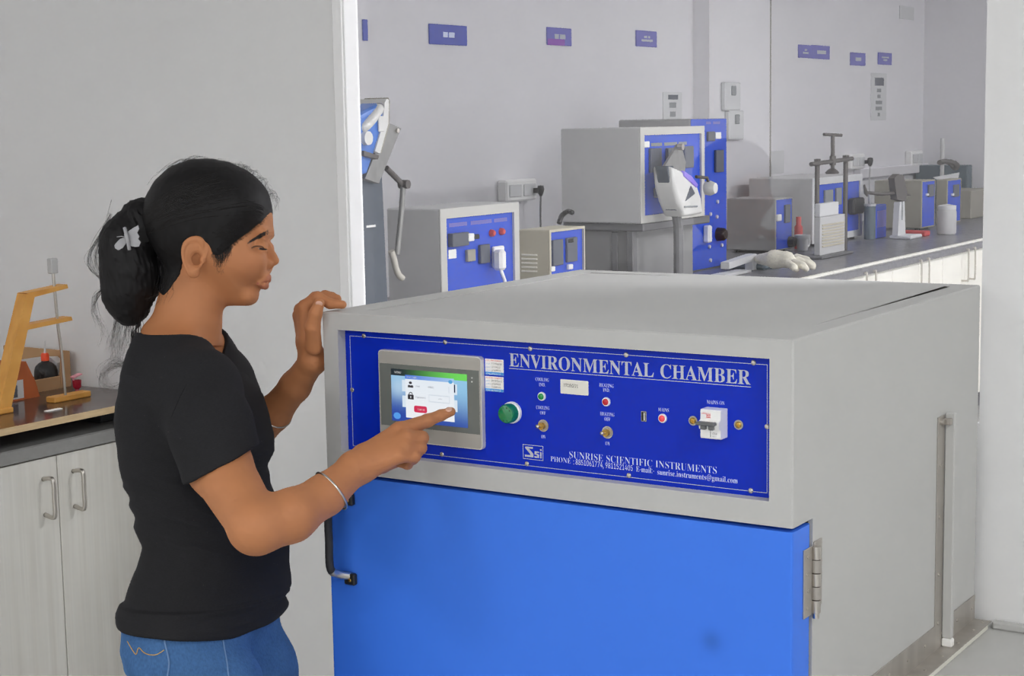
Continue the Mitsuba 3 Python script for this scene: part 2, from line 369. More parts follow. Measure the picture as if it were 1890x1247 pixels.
wall = mbox(XL - 0.1, 3.0, YW, YB, 0, CEIL + 0.04) - mbox(wx0, wx1, YW - 0.1, YB + 0.1, wz0, wz1)
struct('wall_back', tm(wall), 'wall', 'grey-white partition with a large window')
struct('wall_lab_left', box(XLB - 0.1, XLB, YB, 9.3, 0, CEIL + 0.04), 'wall_lab')
struct('wall_lab_end', box(XLB - 0.1, 2.4, 9.3, 9.4, 0, CEIL + 0.04), 'wall_lab')
struct('wall_lab_right', box(2.4, 2.5, YB, 9.4, 0, CEIL + 0.04), 'wall_lab')
# window: white frame on three sides and one big pane
fw_ = 0.026
fr = []
fr.append(box(wx0 - fw_, wx0, YW - 0.008, YB + 0.008, wz0 - fw_, wz1 + fw_, 0.002))
fr.append(box(wx0, wx0 + 0.004, YW - 0.004, YB, wz0, wz1, 0.001))
fr.append(box(wx0, wx1, YW, YB, wz0 - fw_, wz0, 0.002))
fr.append(box(wx0, wx1, YW, YB, wz1, wz1 + fw_, 0.002))
struct('window_1', fr, 'frame_white', 'white window frame in the partition')
scene['mat_pane'] = {'type': 'thindielectric', 'int_ior': 1.5}
scene['window_1__pane'] = mikit.ply(([[wx0 + 0.003, YG + 0.03, wz0 - 0.004], [wx1 + 0.004, YG + 0.03, wz0 - 0.004], [wx1 + 0.004, YG + 0.03, wz1 + 0.004], [wx0 + 0.003, YG + 0.03, wz1 + 0.004]], [[0, 1, 2, 3]]), 'mat_pane')
labels['window_1__pane'] = {'label': 'clear glass pane'}
# ceiling panels
mat('lamp_body', (250, 250, 250), 0.5)
for i, (x, y, a, b, e) in enumerate(LAMPS):
    k = thing('ceiling_panel_light', 'square white ceiling panel light ' + ('overhead at the left rear of the front room', 'overhead at the rear wall of the front room', 'overhead at the right rear of the front room', 'overhead on the right of the grey chamber',
              'overhead in the laboratory, nearest the partition', 'overhead halfway along the laboratory', 'overhead at the far end of the laboratory')[i], 'ceiling light', 'ceiling panel lights')
    add('frame', [box(x - a - .02, x - a, y - b - .02, y + b + .02, CEIL + .01, CEIL + .04, .002), box(x + a, x + a + .02, y - b - .02, y + b + .02, CEIL + .01, CEIL + .04, .002),
                  box(x - a, x + a, y - b - .02, y - b, CEIL + .01, CEIL + .04, .002), box(x - a, x + a, y + b, y + b + .02, CEIL + .01, CEIL + .04, .002)], 'lamp_body', k)
    kk = k + '__diffuser'
    scene[kk] = mikit.ply(([[x - a, y - b, CEIL + .02], [x - a, y + b, CEIL + .02], [x + a, y + b, CEIL + .02], [x + a, y - b, CEIL + .02]], [[0, 1, 2, 3]]), 'mat_lamp_body',
                          emitter={'type': 'area', 'radiance': {'type': 'rgb', 'value': [e, e * 1.0, e * (1.0 if y < 1 else 1.02)]}})
# bench that carries the chamber
k = thing('bench', 'pale grey bench top under the grey and blue chamber', 'bench')
add('top', box(0.004, 2.2, 0.075, YW - 0.001, PLAT - 0.03, PLAT, 0.003), 'grey_paint', k)
add('upstand', box(CW + 0.03, 2.2, YW - 0.016, YW - 0.001, PLAT, PLAT + 0.014, 0.003), 'grey_paint', k)
for x in (0.02, 2.1):
    for y in (0.09, 0.72):
        add('leg', box(x, x + .04, y, y + .04, 0, PLAT - 0.03, 0.002), 'zinc', k)

# ================================================================= the environmental chamber
ch = thing('environmental_chamber', 'large grey test chamber with blue door and blue control panel', 'test chamber')
PY = 0.018                                   # the control panel lies this deep behind the front face
px0, px1, pz0, pz1 = 0.030, 0.7355, ZT - 0.2125, ZT - 0.0262
HB = ZT - 0.245                              # underside of the head
BOT = PLAT + 0.0155
body = box(0, CW, 0, CD, BOT, ZT, 0.0022)
hous = man(body) - mbox(-0.01, CW + 0.01, -0.01, 0.066, BOT - 0.01, HB) - mbox(px0, px1, -0.01, PY + 0.03, pz0, pz1)
hous = hous - mbox(0.050, CW - 0.036, 0.044, CD - 0.045, ZT - 0.030, ZT + 0.01)
add('housing', tm(hous), 'grey_paint', ch)
# lid plate, lifted at its right rear corner
lx0, lx1, ly0, ly1 = 0.0515, CW - 0.0375, 0.0455, CD - 0.0465
lp = [(lx0, ly0, ZT - .002), (lx1, ly0, ZT - .0012), (lx1, ly1, ZT + .0045), (lx0, ly1, ZT - .0015)]
add('lid', [hull(lp + [(x, y, z - .0014) for x, y, z in lp]), box(lx0 + .02, lx1 - .05, ly0 + .02, ly1 - .02, ZT - .0295, ZT - .0045)], 'grey_paint', ch)
# door with rounded edges
dz0, dz1 = 0.7235, HB - 0.0055
dpoly = Polygon([(0.0, 0.062), (0.0, 0.004), (0.0012, 0.0012), (0.004, 0.0), (CW - 0.004, 0.0), (CW - 0.0012, 0.0012), (CW, 0.004), (CW, 0.054), (CW - .0012, 0.058), (CW - .004, 0.0605)])
dm = m3.Manifold.extrude(m3.CrossSection([list(dpoly.exterior.coords)[:-1]]), dz1 - dz0).translate((0, 0, dz0))
door = add('door', tm(dm), 'door_blue', ch, smooth=35)
add('gasket', box(0.006, CW - 0.006, 0.0605, 0.0655, dz0 + .006, dz1 + 0.004, 0.001), 'grey_dark_gap', ch)
# small round lock mark low on the door
# hinge on the right side
hg = add('hinge', box(CW, CW + 0.0022, 0.0335, 0.0605, at(1490, 1137, 'x', CW)[2], at(1490, 1011, 'x', CW)[2], 0.0006), 'zinc', ch)
hz0, hz1 = at(1505, 1131, 'x', CW + .006)[2], at(1505, 1008, 'x', CW + .006)[2]
add('leaf', box(CW, CW + 0.0022, 0.0675, 0.094, hz0 + .004, hz1 + .004, 0.0006), 'zinc', hg)
for i in range(5):
    a = hz0 + (hz1 - hz0) * i / 5
    add('knuckle', cyl((CW + .0062, 0.064, a + .0006), (CW + .0062, 0.064, a + (hz1 - hz0) / 5 - .0006), 0.0062 if i % 2 == 0 else 0.0058, 18), 'steel' if i % 2 == 0 else 'zinc', hg, smooth=40)
add('pin', cyl((CW + .0062, 0.064, hz0 - .007), (CW + .0062, 0.064, hz0), 0.0045, 16), 'steel', hg, smooth=40)
for i in range(4):
    z = hz0 + (hz1 - hz0) * (.12 + .25 * i)
    add('screw', screw((CW + .002, 0.043 + .003 * (i % 2), z), (1, 0, 0), 0.0026, 0.0015), 'steel', hg)
    add('screw', screw((CW + .002, 0.086 - .003 * (i % 2), z), (1, 0, 0), 0.0022, 0.0013), 'steel', hg)
# door handle at the left edge
ha, hb = at(608, 950, 'y', -0.03)[2], at(608, 1046, 'y', -0.03)[2]
hx = at(608, 1000, 'y', -0.033)[0]
path = spline([(hx + .012, -0.002, ha + .02), (hx + .004, -0.020, ha + .014), (hx, -0.033, ha), (hx, -0.034, (ha + hb) / 2), (hx, -0.033, hb), (hx + .004, -0.020, hb - .012), (hx + .014, -0.004, hb - .018)], 8)
hh = add('handle', tube(path, 0.0062, 10), 'soft_black', ch, smooth=50, label='black door handle with chrome ends')
add('collar', tube(path[:13], 0.0066, 10), 'steel', hh, smooth=50)
add('collar', tube(path[-15:], 0.0066, 10), 'steel', hh, smooth=50)
for zz in (hb - .021, ha + .022):
    add('mount', box(hx + .006, hx + .026, -0.009, 0.0005, zz - .010, zz + .008, .002), 'black', hh)
    add('bolt', screw((hx + .018, -0.0088, zz - .002), (0, -1, 0), 0.0028, 0.002), 'brass', hh)
# angle rails of the side
rl = add('base_rail', [box(CW, CW + .002, 0.066, CD - .004, BOT - .001, BOT + 0.041, .0005), box(CW, CW + .031, 0.066, CD - .004, BOT - .002, BOT, .0004)], 'zinc', ch, label='zinc angle rail along the foot of the side')
for y in np.linspace(0.12, CD - 0.02, 9):
    add('rivet', screw((CW + .0019, y, BOT + .022), (1, 0, 0), 0.0026, 0.0016), 'steel', rl)
    add('rivet', screw((CW + .020, y + .03 if y < .7 else y, BOT - .0002), (0, 0, 1), 0.0026, 0.0016), 'steel', rl)
add('foot_strip', box(0.0, CW + .026, 0.07, CD - .006, PLAT + .0005, BOT - .002, .001), 'ivory', ch)
z0, z1 = at(1733, 1175, 'x', CW)[2], at(1733, 769, 'x', CW)[2]
ya, yb2 = at(1727, 960, 'x', CW)[1], at(1737, 960, 'x', CW)[1]
st = add('side_rail', [box(CW, CW + .002, ya, yb2 + .004, BOT + .002, z1, .0004), box(CW, CW + .0022, yb2 + .002, yb2 + .004, BOT + .002, z1 - .004, .0004)], 'zinc', ch, label='upright zinc angle rail on the side')
for py in (781, 858, 952, 1057, 1145):
    z = at(1733, py, 'x', CW)[2]
    add('rivet', screw((CW + .0019, ya + .012, z), (1, 0, 0), 0.0034, 0.002), 'steel', st)
tx0, tx1 = CW + .0024, CW + .0190
ty0 = at(1740.5, 980, 'x', tx0)[1]
ty1 = ty0 + .0115
tz1 = at(1752, 768, 'x', tx1)[2]
tb = add('drain_tube', box(tx0, tx1, ty0, ty1, BOT + .014, tz1, .002), 'grey_paint', ch, label='square grey tube standing on the rail')
add('end_cap', box(tx0 + .0002, tx1 + .001, ty0 - .001, ty1 + .001, BOT + .0002, BOT + .014, .002), 'white_plastic', tb)
add('clamp', box(CW + .002, tx1 - .004, ty0 - .010, ty0 - .0002, tz1 - .018, tz1 - .008, .001), 'zinc', tb)
add('clamp', cyl((CW + .002, ya + .010, tz1 - .012), (CW + .008, ya + .010, tz1 - .012), .0045, 14), 'steel', tb, smooth=40)

# ---- control panel
cp = add('control_panel', box(px0 - .006, px1 + .006, PY, PY + .003, pz0 - .006, pz1 + .006, .0004), 'panel_blue', ch, label='blue control panel')
PP = lambda x, y, d=0.0: at(x, y, 'y', PY - d)
c = [PP(643, 619), PP(1417, 672), PP(1416, 911), PP(654, 822)]
xa, xb, zb_, za_ = c[0][0] * .5 + c[3][0] * .5, c[1][0], (c[2][2] + c[3][2]) / 2, (c[0][2] + c[1][2]) / 2
t_ = .0009
bz = .0004
add('border_line', [box(xa, xb, PY - bz, PY, za_ - t_, za_), box(xa, xb, PY - bz, PY, zb_, zb_ + t_), box(xa, xa + t_, PY - bz, PY, zb_, za_), box(xb - t_, xb, PY - bz, PY, zb_, za_)], 'silver_print', cp)
for x, y in ((672, 619.5), (822, 631), (979, 643), (1156, 654.5), (1391, 669), (650.5, 719), (1416, 787), (816, 838), (973, 855.5), (1161, 877), (1386, 905)):
    q = PP(x, y)
    add('screw', screw(q, (0, -1, 0), .0036, .0022), 'steel', cp)


def text(name, s, x0, y0, x1, y1, cap, m='silver_print', thin=0.0, font=serif, parent=None, d=0.0, **kw):
    """Lettering from pixel (x0, y0) to (x1, y1) along its base line, straight and level on the panel."""
    a, b = PP(x0, y0, d), PP(x1, y1, d)
    kw2 = {'thin': thin} if font is serif else {}
    g = font(s, cap, b[0] - a[0], .0005, **kw2, **kw)
    return add(name, put(g, front(a[0], PY - d, (a[2] + b[2]) / 2)), m, parent or cp)


def ctext(name, s, x, y, cap, w, **kw):
    a = PP(x, y)
    g = serif(s, cap, w, .0005, 5)
    return add(name, put(g, front(a[0] - w / 2, PY, a[2] - cap / 2)), 'white_print', cp)


a, b = PP(940, 678), PP(1385, 707.5)
cap_ = .0187
nE = serif('ENVIRONMENTAL', cap_, PP(1207, 694)[0] - a[0], .0006)
nC = serif('CHAMBER', cap_, b[0] - PP(1218, 696)[0], .0006)
zt_ = (PP(942, 677)[2] + PP(1385, 708)[2]) / 2
add('title_lettering', [put(nE, front(a[0], PY, zt_)), put(nC, front(PP(1218, 696)[0], PY, zt_))], 'silver_print', cp)
add('title_underline', box(a[0], b[0] + .001, PY - .0004, PY, zt_ - .0036, zt_ - .0026), 'silver_print', cp)
text('maker_lettering', 'SUNRISE SCIENTIFIC INSTRUMENTS', 1050, 843, 1324, 876, .0098, 'white_print', 5)
text('phone_lettering', 'PHONE', 1016, 851, 1054, 855, .0075, 'white_print', 5)
text('phone_lettering', ': 8851061774, 9811521405', 1058, 856, 1168, 869, .0078, 'white_print', font=sans)
text('phone_lettering', 'E-mail:-', 1174, 870, 1208, 873, .0075, 'white_print', 3)
text('phone_lettering', 'sunrise.instruments@gmail.com', 1213, 875, 1362, 892, .0075, 'white_print', 3)
for s, x, y, w in (('COOLING', 1001, 700, .0225), ('IND.', 1001, 709.5, .0115), ('COOLING', 1002, 752, .0225), ('OFF', 1002, 761.5, .0095), ('ON', 1003, 805.5, .0072),
                   ('HEATING', 1119.5, 711, .0232), ('IND.', 1119.5, 719.5, .0115), ('HEATING', 1121, 764, .0232), ('OFF', 1121, 773, .0095), ('ON', 1121.5, 818, .0072),
                   ('MAINS', 1225, 756, .0165), ('MAINS ON', 1321, 742.5, .0262)):
    ctext('small_lettering', s, x, y, .0052, w)
# maker's logo in its box
a, b = PP(965, 820.5), PP(1003, 849)
ax, bx_, az, bz2 = a[0], b[0], PP(1003, 823)[2], PP(965, 846)[2]
t_ = .0009
add('logo_frame', [box(ax, bx_, PY - .0004, PY, az - t_, az), box(ax, bx_, PY - .0004, PY, bz2, bz2 + t_), box(ax, ax + t_, PY - .0004, PY, bz2, az), box(bx_ - t_, bx_, PY - .0004, PY, bz2, az)], 'silver_print', cp)
lw, lh = bx_ - ax, az - bz2
S1 = [(.12, .86), (.50, .86), (.50, .74), (.30, .74), (.52, .40), (.52, .16), (.10, .16), (.10, .30), (.36, .30), (.36, .38), (.12, .74)]
S2 = [(.58, .60), (.80, .60), (.80, .50), (.67, .50), (.67, .45), (.80, .40), (.80, .16), (.57, .16), (.57, .26), (.71, .26), (.71, .33), (.58, .38)]
Si = [(.85, .58), (.92, .58), (.92, .16), (.85, .16)]
Sd = [(.85, .78), (.93, .78), (.93, .67), (.85, .67)]
add('logo_lettering', [prism([(x * lw, y * lh) for x, y in q], .0005, front(ax, PY, bz2)) for q in (S1, S2, Si, Sd)], 'silver_print', cp)

# ---- touch screen
hm_d = .009
q = [PP(697, 644, hm_d), PP(888, 659.5, hm_d), PP(889.5, 829, hm_d), PP(703, 812, hm_d)]
hx0, hx1, hz1_, hz0_ = (q[0][0] + q[3][0]) / 2 - .001, (q[1][0] + q[2][0]) / 2, (q[0][2] + q[1][2]) / 2, (q[2][2] + q[3][2]) / 2
hw, hh_ = hx1 - hx0, hz1_ - hz0_
ts = add('touch_screen', prism(rrect(hw, hh_, .006), hm_d - .0012, front(hx0, PY, hz0_)), 'hmi_rim', ch, label='grey operator touch screen')
add('bezel', prism(rrect(hw - .0036, hh_ - .0036, .0048), .0012, front(hx0 + .0018, PY - hm_d + .0012, hz0_ + .0018)), 'hmi_silver', ts)
YS = PY - hm_d
b0, b1 = PP(700, 669, hm_d)[2], PP(705, 784, hm_d)[2]
b0 = (b0 + PP(886, 684.5, hm_d)[2]) / 2
b1 = (b1 + PP(886, 801, hm_d)[2]) / 2
add('glass_band', box(hx0 + .0034, hx1 - .0034, YS - .0004, YS + .0004, b1, b0, .0002), 'hmi_dark', ts)
s = [PP(722, 679.5, hm_d), PP(862, 690.5, hm_d), PP(864.5, 790, hm_d), PP(724, 775, hm_d)]
sx0, sx1, sz1, sz0 = (s[0][0] + s[3][0]) / 2, (s[1][0] + s[2][0]) / 2, (s[0][2] + s[1][2]) / 2, (s[2][2] + s[3][2]) / 2
sx0, sx1, sz0, sz1 = map(float, (sx0, sx1, sz0, sz1))
sw, sh = sx1 - sx0, sz1 - sz0


def screen_light(p, n, uv):
    """What the screen shows: a blue gradient page with a login box in front of it."""
    u, v = (p.x - sx0) / sw, (sz1 - p.z) / sh
    C = lambda *c: mi.Color3f(*lin(c))
    ins = lambda a, b, c, d: (u > a) & (u < b) & (v > c) & (v < d)
    base = mikit.mix(lin((150, 205, 240)), lin((36, 72, 170)), mikit.smoothstep(0.1, 1.0, v + 0.25 * (0.5 - u)))
    base = mikit.mix(base, lin((206, 232, 250)), 0.6 * dr.exp(-dr.square((u - 0.1) / 0.12) - dr.square((v - 0.35) / 0.2)))
    bar = mikit.mix(lin((18, 36, 44)), lin((112, 224, 90)), mikit.smoothstep(0.1, 0.95, u))
    base = dr.select(v < 0.125, bar, base)
    tile = ins(0.145, 0.2, .2, .42) | ins(0.145, .2, .5, .72) | ins(.82, .87, .2, .4) | ins(.82, .87, .5, .72)
    base = dr.select(tile, C(226, 240, 252), base)
    base = dr.select(ins(.82, .845, .21, .36), C(40, 54, 80), base)
    disc = dr.square((u - 0.07) * 1.33) + dr.square(v - 0.9) < 0.0042
    base = dr.select(disc, C(86, 162, 244), base)
    box_ = ins(.19, .83, .10, .915)
    base = dr.select(box_, mikit.mix(lin((236, 246, 255)), lin((250, 252, 255)), v), base)
    base = dr.select(ins(.19, .83, .10, .175), mikit.mix(lin((60, 118, 226)), lin((170, 208, 246)), (u - .19) / .64), base)
    dot = dr.square((u - 0.785) * 1.33) + dr.square(v - 0.165) < 0.0012
    base = dr.select(dot, C(84, 168, 226), base)
    fld = ins(.50, .77, .44, .575) & ~ins(.504, .766, .449, .566)
    base = dr.select(fld, C(196, 208, 222), base)
    base = dr.select(ins(.76, .766, .26, .38), C(206, 216, 230), base)
    r = dr.maximum(dr.abs(u - .385) - .06, 0) * 1.33
    q2 = dr.maximum(dr.abs(v - .735) - .03, 0)
    base = dr.select(dr.square(r) + dr.square(q2) < .0011, C(216, 42, 84), base)
    return base * 0.95


k = ts + '__display'
M = np.eye(4)
M[:3, 0], M[:3, 1], M[:3, 2], M[:3, 3] = (sw / 2, 0, 0), (0, 0, sh / 2), (0, -1, 0), ((sx0 + sx1) / 2, YS - .0006, (sz0 + sz1) / 2)
scene[k] = {'type': 'rectangle', 'to_world': T(M), 'bsdf': {'type': 'ref', 'id': 'mat_black'}, 'emitter': {'type': 'area', 'radiance': mikit.proc(screen_light)}}
labels[k] = {'label': 'lit display with a login box'}
SP = lambda u, v: (sx0 + u * sw, YS - .0006, sz1 - v * sh)


def sshape(name, pts, m, d=.0002):
    return add(name, prism([(u * sw, -v * sh) for u, v in pts], d, front(sx0, YS - .0006, sz1)), m, ts)


man_ = [(.225, .335), (.225, .30), (.24, .285), (.26, .30), (.28, .285), (.295, .30), (.295, .335)]
head_ = [(.26 + .02 * math.cos(t), .245 + .026 * math.sin(t)) for t in np.linspace(0, 2 * np.pi, 13)[:-1]]
add('user_icon', [prism([(u * sw, -v * sh) for u, v in man_], .0002, front(sx0, YS - .0006, sz1)), prism([(u * sw, -v * sh) for u, v in head_], .0002, front(sx0, YS - .0006, sz1))], 'ink', ts)
ring = Polygon([(.26 + .026 * math.cos(t), .47 + .05 * math.sin(t)) for t in np.linspace(0, 2 * np.pi, 21)[:-1]], [[(.26 + .018 * math.cos(t), .47 + .036 * math.sin(t)) for t in np.linspace(0, 2 * np.pi, 21)[:-1]]])
lock = ring.union(Polygon([(.222, .47), (.298, .47), (.298, .56), (.222, .56)])).difference(Polygon([(.252, .50), (.268, .50), (.264, .54), (.256, .54)]))
from shapely import affinity
add('lock_icon', prism(affinity.scale(lock, sw, -sh, origin=(0, 0)), .0002, front(sx0, YS - .0006, sz1)), 'ink', ts)
for s_, u, v, h, m_ in (('MENU', .045, .085, .0032, 'white_plastic'), ('User Login', .205, .155, .0028, 'white_paper'), ('User', .325, .315, .0028, 'pale_ink'), ('HMI0', .49, .315, .0028, 'pale_ink'),
                       ('Password', .325, .525, .0028, 'pale_ink'), ('***', .62, .53, .0028, 'pale_ink'), ('Cancel', .345, .755, .0030, 'white_paper')):
    add('screen_lettering', put(sans(s_, h, None, .0002), frame(SP(u, v), (1, 0, 0), (0, 0, 1))), m_, ts)
for v in (.18, .27):
    p = PP(871.5, 697 + (0 if v < .2 else 7), hm_d)
    add('status_light', cyl(p + V(0, .0004, 0), p - V(0, .001, 0), .0012, 10), 'white_plastic', ts)

# ---- stickers
for y0, y1, first in ((661.5, 693.5, 1), (693.5, 724, 0)):
    a, b = PP(895.5, y0 - 0.5), PP(930, y1 + .5)
    zt2, zb2 = (a[2] + PP(930, y0 + 2.6)[2]) / 2, (b[2] + PP(895.5, y1 - 2.6)[2]) / 2
    w_, h_ = b[0] - a[0], zt2 - zb2
    stk = add('calibration_sticker', box(a[0], b[0], PY - .0004, PY, zb2 + .0003, zt2, 0), 'white_paper', ch, label='white calibration sticker with red heading and blue footer')
    add('footer', box(a[0], b[0], PY - .0007, PY - .0003, zb2 + .0004, zb2 + h_ * .2), 'sky_print', stk)
    add('heading', put(sans('AUTO INSTRUMENTS', .0017, w_ * .9, .0002), front(a[0] + w_ * .04, PY - .0004, zt2 - h_ * .13)), 'red_print', stk)
    for i, (r1, r2) in enumerate((('INST.', 'ITC/EQ/21'), ('DATE', '17/09/20'), ('DUE', '16/09/21'))):
        z = zt2 - h_ * (.34 + .2 * i)
        add('printed_line', put(sans(r1, .0014, w_ * .26, .0002), front(a[0] + w_ * .04, PY - .0004, z)), 'sky_print', stk)
        add('handwriting', put(sans(r2, .0026, w_ * (.58 if i == 0 else .5), .0002), front(a[0] + w_ * .34, PY - .0004, z)), 'ink', stk)
    add('printed_line', put(sans('CALIBRATE', .0019, w_ * .8, .0002), front(a[0] + w_ * .05, PY - .0007, zb2 + h_ * .05)), 'white_paper', stk)
a, b = PP(1034.5, 699), PP(1086.5, 730)
lb = add('label_plate', prism(rrect(b[0] - a[0], a[2] - b[2], .0016), .0006, front(a[0], PY, b[2])), 'ivory', ch, label='blank cream label plate with a handwritten mark')
add('handwriting', put(sans('ITC/EQ/21', .0046, .0235, .0002), front(a[0] + .0055, PY - .0006, a[2] - .0105)), 'ink', lb)

# ---- pilot lamp, small lights, toggles, breaker
q = PP(946, 760.5)
pl = add('pilot_lamp', lathe(q, (0, -1, 0), [(0, 0), (.0158, 0), (.0158, .004), (.0140, .006), (0, .006)], 32), 'white_plastic', ch, smooth=40, label='green pilot lamp with white ring')
add('lens', lathe(q + V(0, -.006, 0), (0, -1, 0), [(0, 0), (.0138, 0), (.0138, .010), (.0120, .0132), (.006, .0145), (0, .0148)], 32), 'lens_green', pl, smooth=40)
for i in range(10):
    t = i * 2 * math.pi / 10
    o = q + V(math.cos(t) * .0095, -.0185, math.sin(t) * .0095)
    add('facet', box(o[0] - .0012, o[0] + .0012, o[1] - .0016, o[1] + .0004, o[2] - .0012, o[2] + .0012, .0005), 'lens_green_dark' if i % 3 else 'lens_green', pl)
for x, y, m_, nm in ((1000.5, 731, 'led_green', 'green'), (1119.5, 741, 'led_red', 'dark red'), (1223.5, 771.5, 'led_pink', 'lit red')):
    q = PP(x, y)
    l = add('indicator_light', lathe(q, (0, -1, 0), [(0, 0), (.0064, 0), (.0064, .0016), (.0058, .0028), (.0046, .0030), (0, .0030)], 24), 'white_plastic', ch, smooth=40, label=nm + ' indicator light in a white ring')
    add('lens', lathe(q + V(0, -.003, 0), (0, -1, 0), [(0, 0), (.0045, 0), (.0042, .0012), (.0025, .0022), (0, .0025)], 20), m_, l, smooth=40)
for x, y in ((1003, 785), (1121.5, 797.5)):
    q = PP(x, y)
    tg = add('toggle_switch', cyl(q, q + V(0, -.0022, 0), .0078, 6), 'zinc', ch, label='chrome toggle switch')
    add('washer', cyl(q, q + V(0, -.0009, 0), .0088, 20), 'steel', tg, smooth=40)
    add('collar', cyl(q + V(0, -.002, 0), q + V(0, -.0075, 0), .0050, 18), 'brass', tg, smooth=40)
    add('lever', tube([q + V(0, -.007, 0), q + V(0, -.012, .0006), q + V(0, -.0172, .0016), q + V(0, -.0184, .0018)], [.0016, .0020, .0027, .0012], 12), 'steel', tg, smooth=50)
q = PP(1188.5, 768)
us = add('usb_port', box(q[0] - .0042, q[0] + .0042, PY - .0012, PY, q[2] - .0072, q[2] + .0072, .0008), 'zinc', ch, label='upright steel data port')
add('slot', box(q[0] - .0030, q[0] + .0030, PY - .0015, PY - .001, q[2] - .0060, q[2] + .0060, .0002), 'black', us)
add('tongue', box(q[0] + .0004, q[0] + .0020, PY - .0019, PY - .0012, q[2] - .0054, q[2] + .0054, .0002), 'white_plastic', us)
a, b = PP(1293, 754, .02), PP(1330.5, 811, .02)
mx0, mx1 = a[0], b[0]
mz1, mz0 = PP(1311, 756, .02)[2], PP(1311, 809.5, .02)[2]
mh = mz1 - mz0
prof = [(0, 0), (-.0195, 0), (-.0205, .06 * mh), (-.0205, .32 * mh), (-.0245, .34 * mh), (-.0265, .50 * mh), (-.0265, .60 * mh), (-.0205, .66 * mh), (-.0205, .95 * mh), (-.0195, mh), (0, mh)]
pm = m3.Manifold.extrude(m3.CrossSection([[(y, z) for y, z in prof][::-1]]), mx1 - mx0)
br = tm(pm)
br.apply_transform(frame((mx0, PY, mz0), (0, 1, 0), (0, 0, 1)))
mc = add('circuit_breaker', br, 'white_plastic', ch, label='white two-pole circuit breaker with black lever')
add('side_seam', box((mx0 + mx1) / 2 - .0003, (mx0 + mx1) / 2 + .0003, PY - .0208, PY - .0204, mz0 + .06 * mh, mz0 + .3 * mh), 'grey_plastic', mc)
add('lever', [box(mx0 - .001, mx1 - .003, PY - .0345, PY - .0255, mz0 + .50 * mh, mz0 + .62 * mh, .0012), box(mx0 + .004, mx0 + .0115, PY - .0300, PY - .0225, mz0 + .34 * mh, mz0 + .54 * mh, .001),
              box(mx1 - .0140, mx1 - .0065, PY - .0300, PY - .0225, mz0 + .34 * mh, mz0 + .54 * mh, .001)], 'grey_plastic', mc)
add('red_lettering', put(sans('HAVELLS', .0018, .0125, .0003), front(mx0 + .002, PY - .0205, mz0 + .84 * mh)), 'red_print', mc)
add('red_lettering', put(sans('ISI', .0042, .0062, .0003, bold=True), front(mx0 + .0085, PY - .0205, mz0 + .72 * mh)), 'red_print', mc)
add('grey_lettering', put(sans('C16', .0026, .0065, .0003), front(mx1 - .012, PY - .0205, mz0 + .16 * mh)), 'ink', mc)
add('grey_lettering', put(sans('240/415V', .0014, .0075, .0003), front(mx1 - .013, PY - .0205, mz0 + .08 * mh)), 'pale_ink', mc)
for x, y in ((1279.5, 776), (1363.5, 783.5)):
    q = PP(x, y)
    bs = add('mounting_screw', cyl(q, q + V(0, -.001, 0), .0066, 22), 'zinc', ch, smooth=40, label='brass screw on a grey washer')
    add('head', screw(q + V(0, -.0009, 0), (0, -1, 0), .0044, .0025), 'brass', bs)

# ================================================================= the laboratory behind the glass
ZC = 0.92
mat('sign_blue', (78, 88, 170), 0.6)
mat('sign_violet', (104, 102, 176), 0.6)
mat('reflection_magenta', (136, 74, 170), 0.6)
mat('lab_grey', rough=0.5, tex=lambda p, n, uv: mi.Color3f(*lin((190, 190, 190))) * (0.94 + 0.1 * FBM(p.x * 7, p.y * 7, p.z * 7)))
mat('lab_grey_dark', rough=0.5, tex=lambda p, n, uv: mi.Color3f(*lin((158, 158, 158))) * (0.9 + 0.16 * FBM(p.x * 7, p.y * 7, p.z * 7)))
mat('stand_grey', (104, 104, 106), 0.5)
mat('lab_white', (206, 207, 208), 0.5)
mat('lab_frame', (192, 191, 186), 0.5)
mat('stand_body', (126, 126, 126), 0.5)
mat('lab_blue', rough=0.4, tex=lambda p, n, uv: mi.Color3f(*lin((36, 74, 190))) * (0.92 + 0.14 * FBM(p.x * 12, p.y * 12, p.z * 12)))
mat('lab_beige', (188, 182, 164), 0.5)
mat('lab_beige_dark', (150, 147, 136), 0.5)
mat('meter', (84, 88, 98), 0.35)
mat('meter_face', (132, 136, 138), 0.35)
mat('teal_dark', (84, 98, 106), 0.5)
mat('counter_top', rough=0.3, tex=lambda p, n, uv: mi.Color3f(*lin((112, 112, 116))) * (0.85 + 0.3 * FBM(p.x * 60, p.y * 60, p.z * 60)))
mat('laminate_cream', (238, 236, 226), 0.45)
mat('gap', (150, 148, 142), 0.8)
mat('handle_nickel', (196, 192, 182), 0.45, 0.3)
mat('iron_white', (210, 210, 207), 0.35)
mat('iron_blue', (64, 112, 190), 0.35)
mat('iron_violet', (140, 120, 220), 0.35)
mat('iron_plate', rough=0.4, metal=0.4, tex=lambda p, n, uv: mi.Color3f(*lin((136, 136, 134))) * (0.85 + 0.3 * FBM(p.x * 50, p.y * 50, p.z * 20)))
mat('column_dark', (70, 78, 88), 0.45)
mat('machine_dark', (92, 88, 86), 0.45, 0.4)
mat('glove', rough=0.95, tex=lambda p, n, uv: mi.Color3f(*lin((226, 222, 206))) * (0.85 + 0.25 * FBM(p.x * 150, p.y * 150, p.z * 150)))
mat('red_plastic', (190, 66, 66), 0.4)
mat('plug_white', (236, 236, 234), 0.4)

Yf = lambda px, py, x: at(px, py, 'x', x)


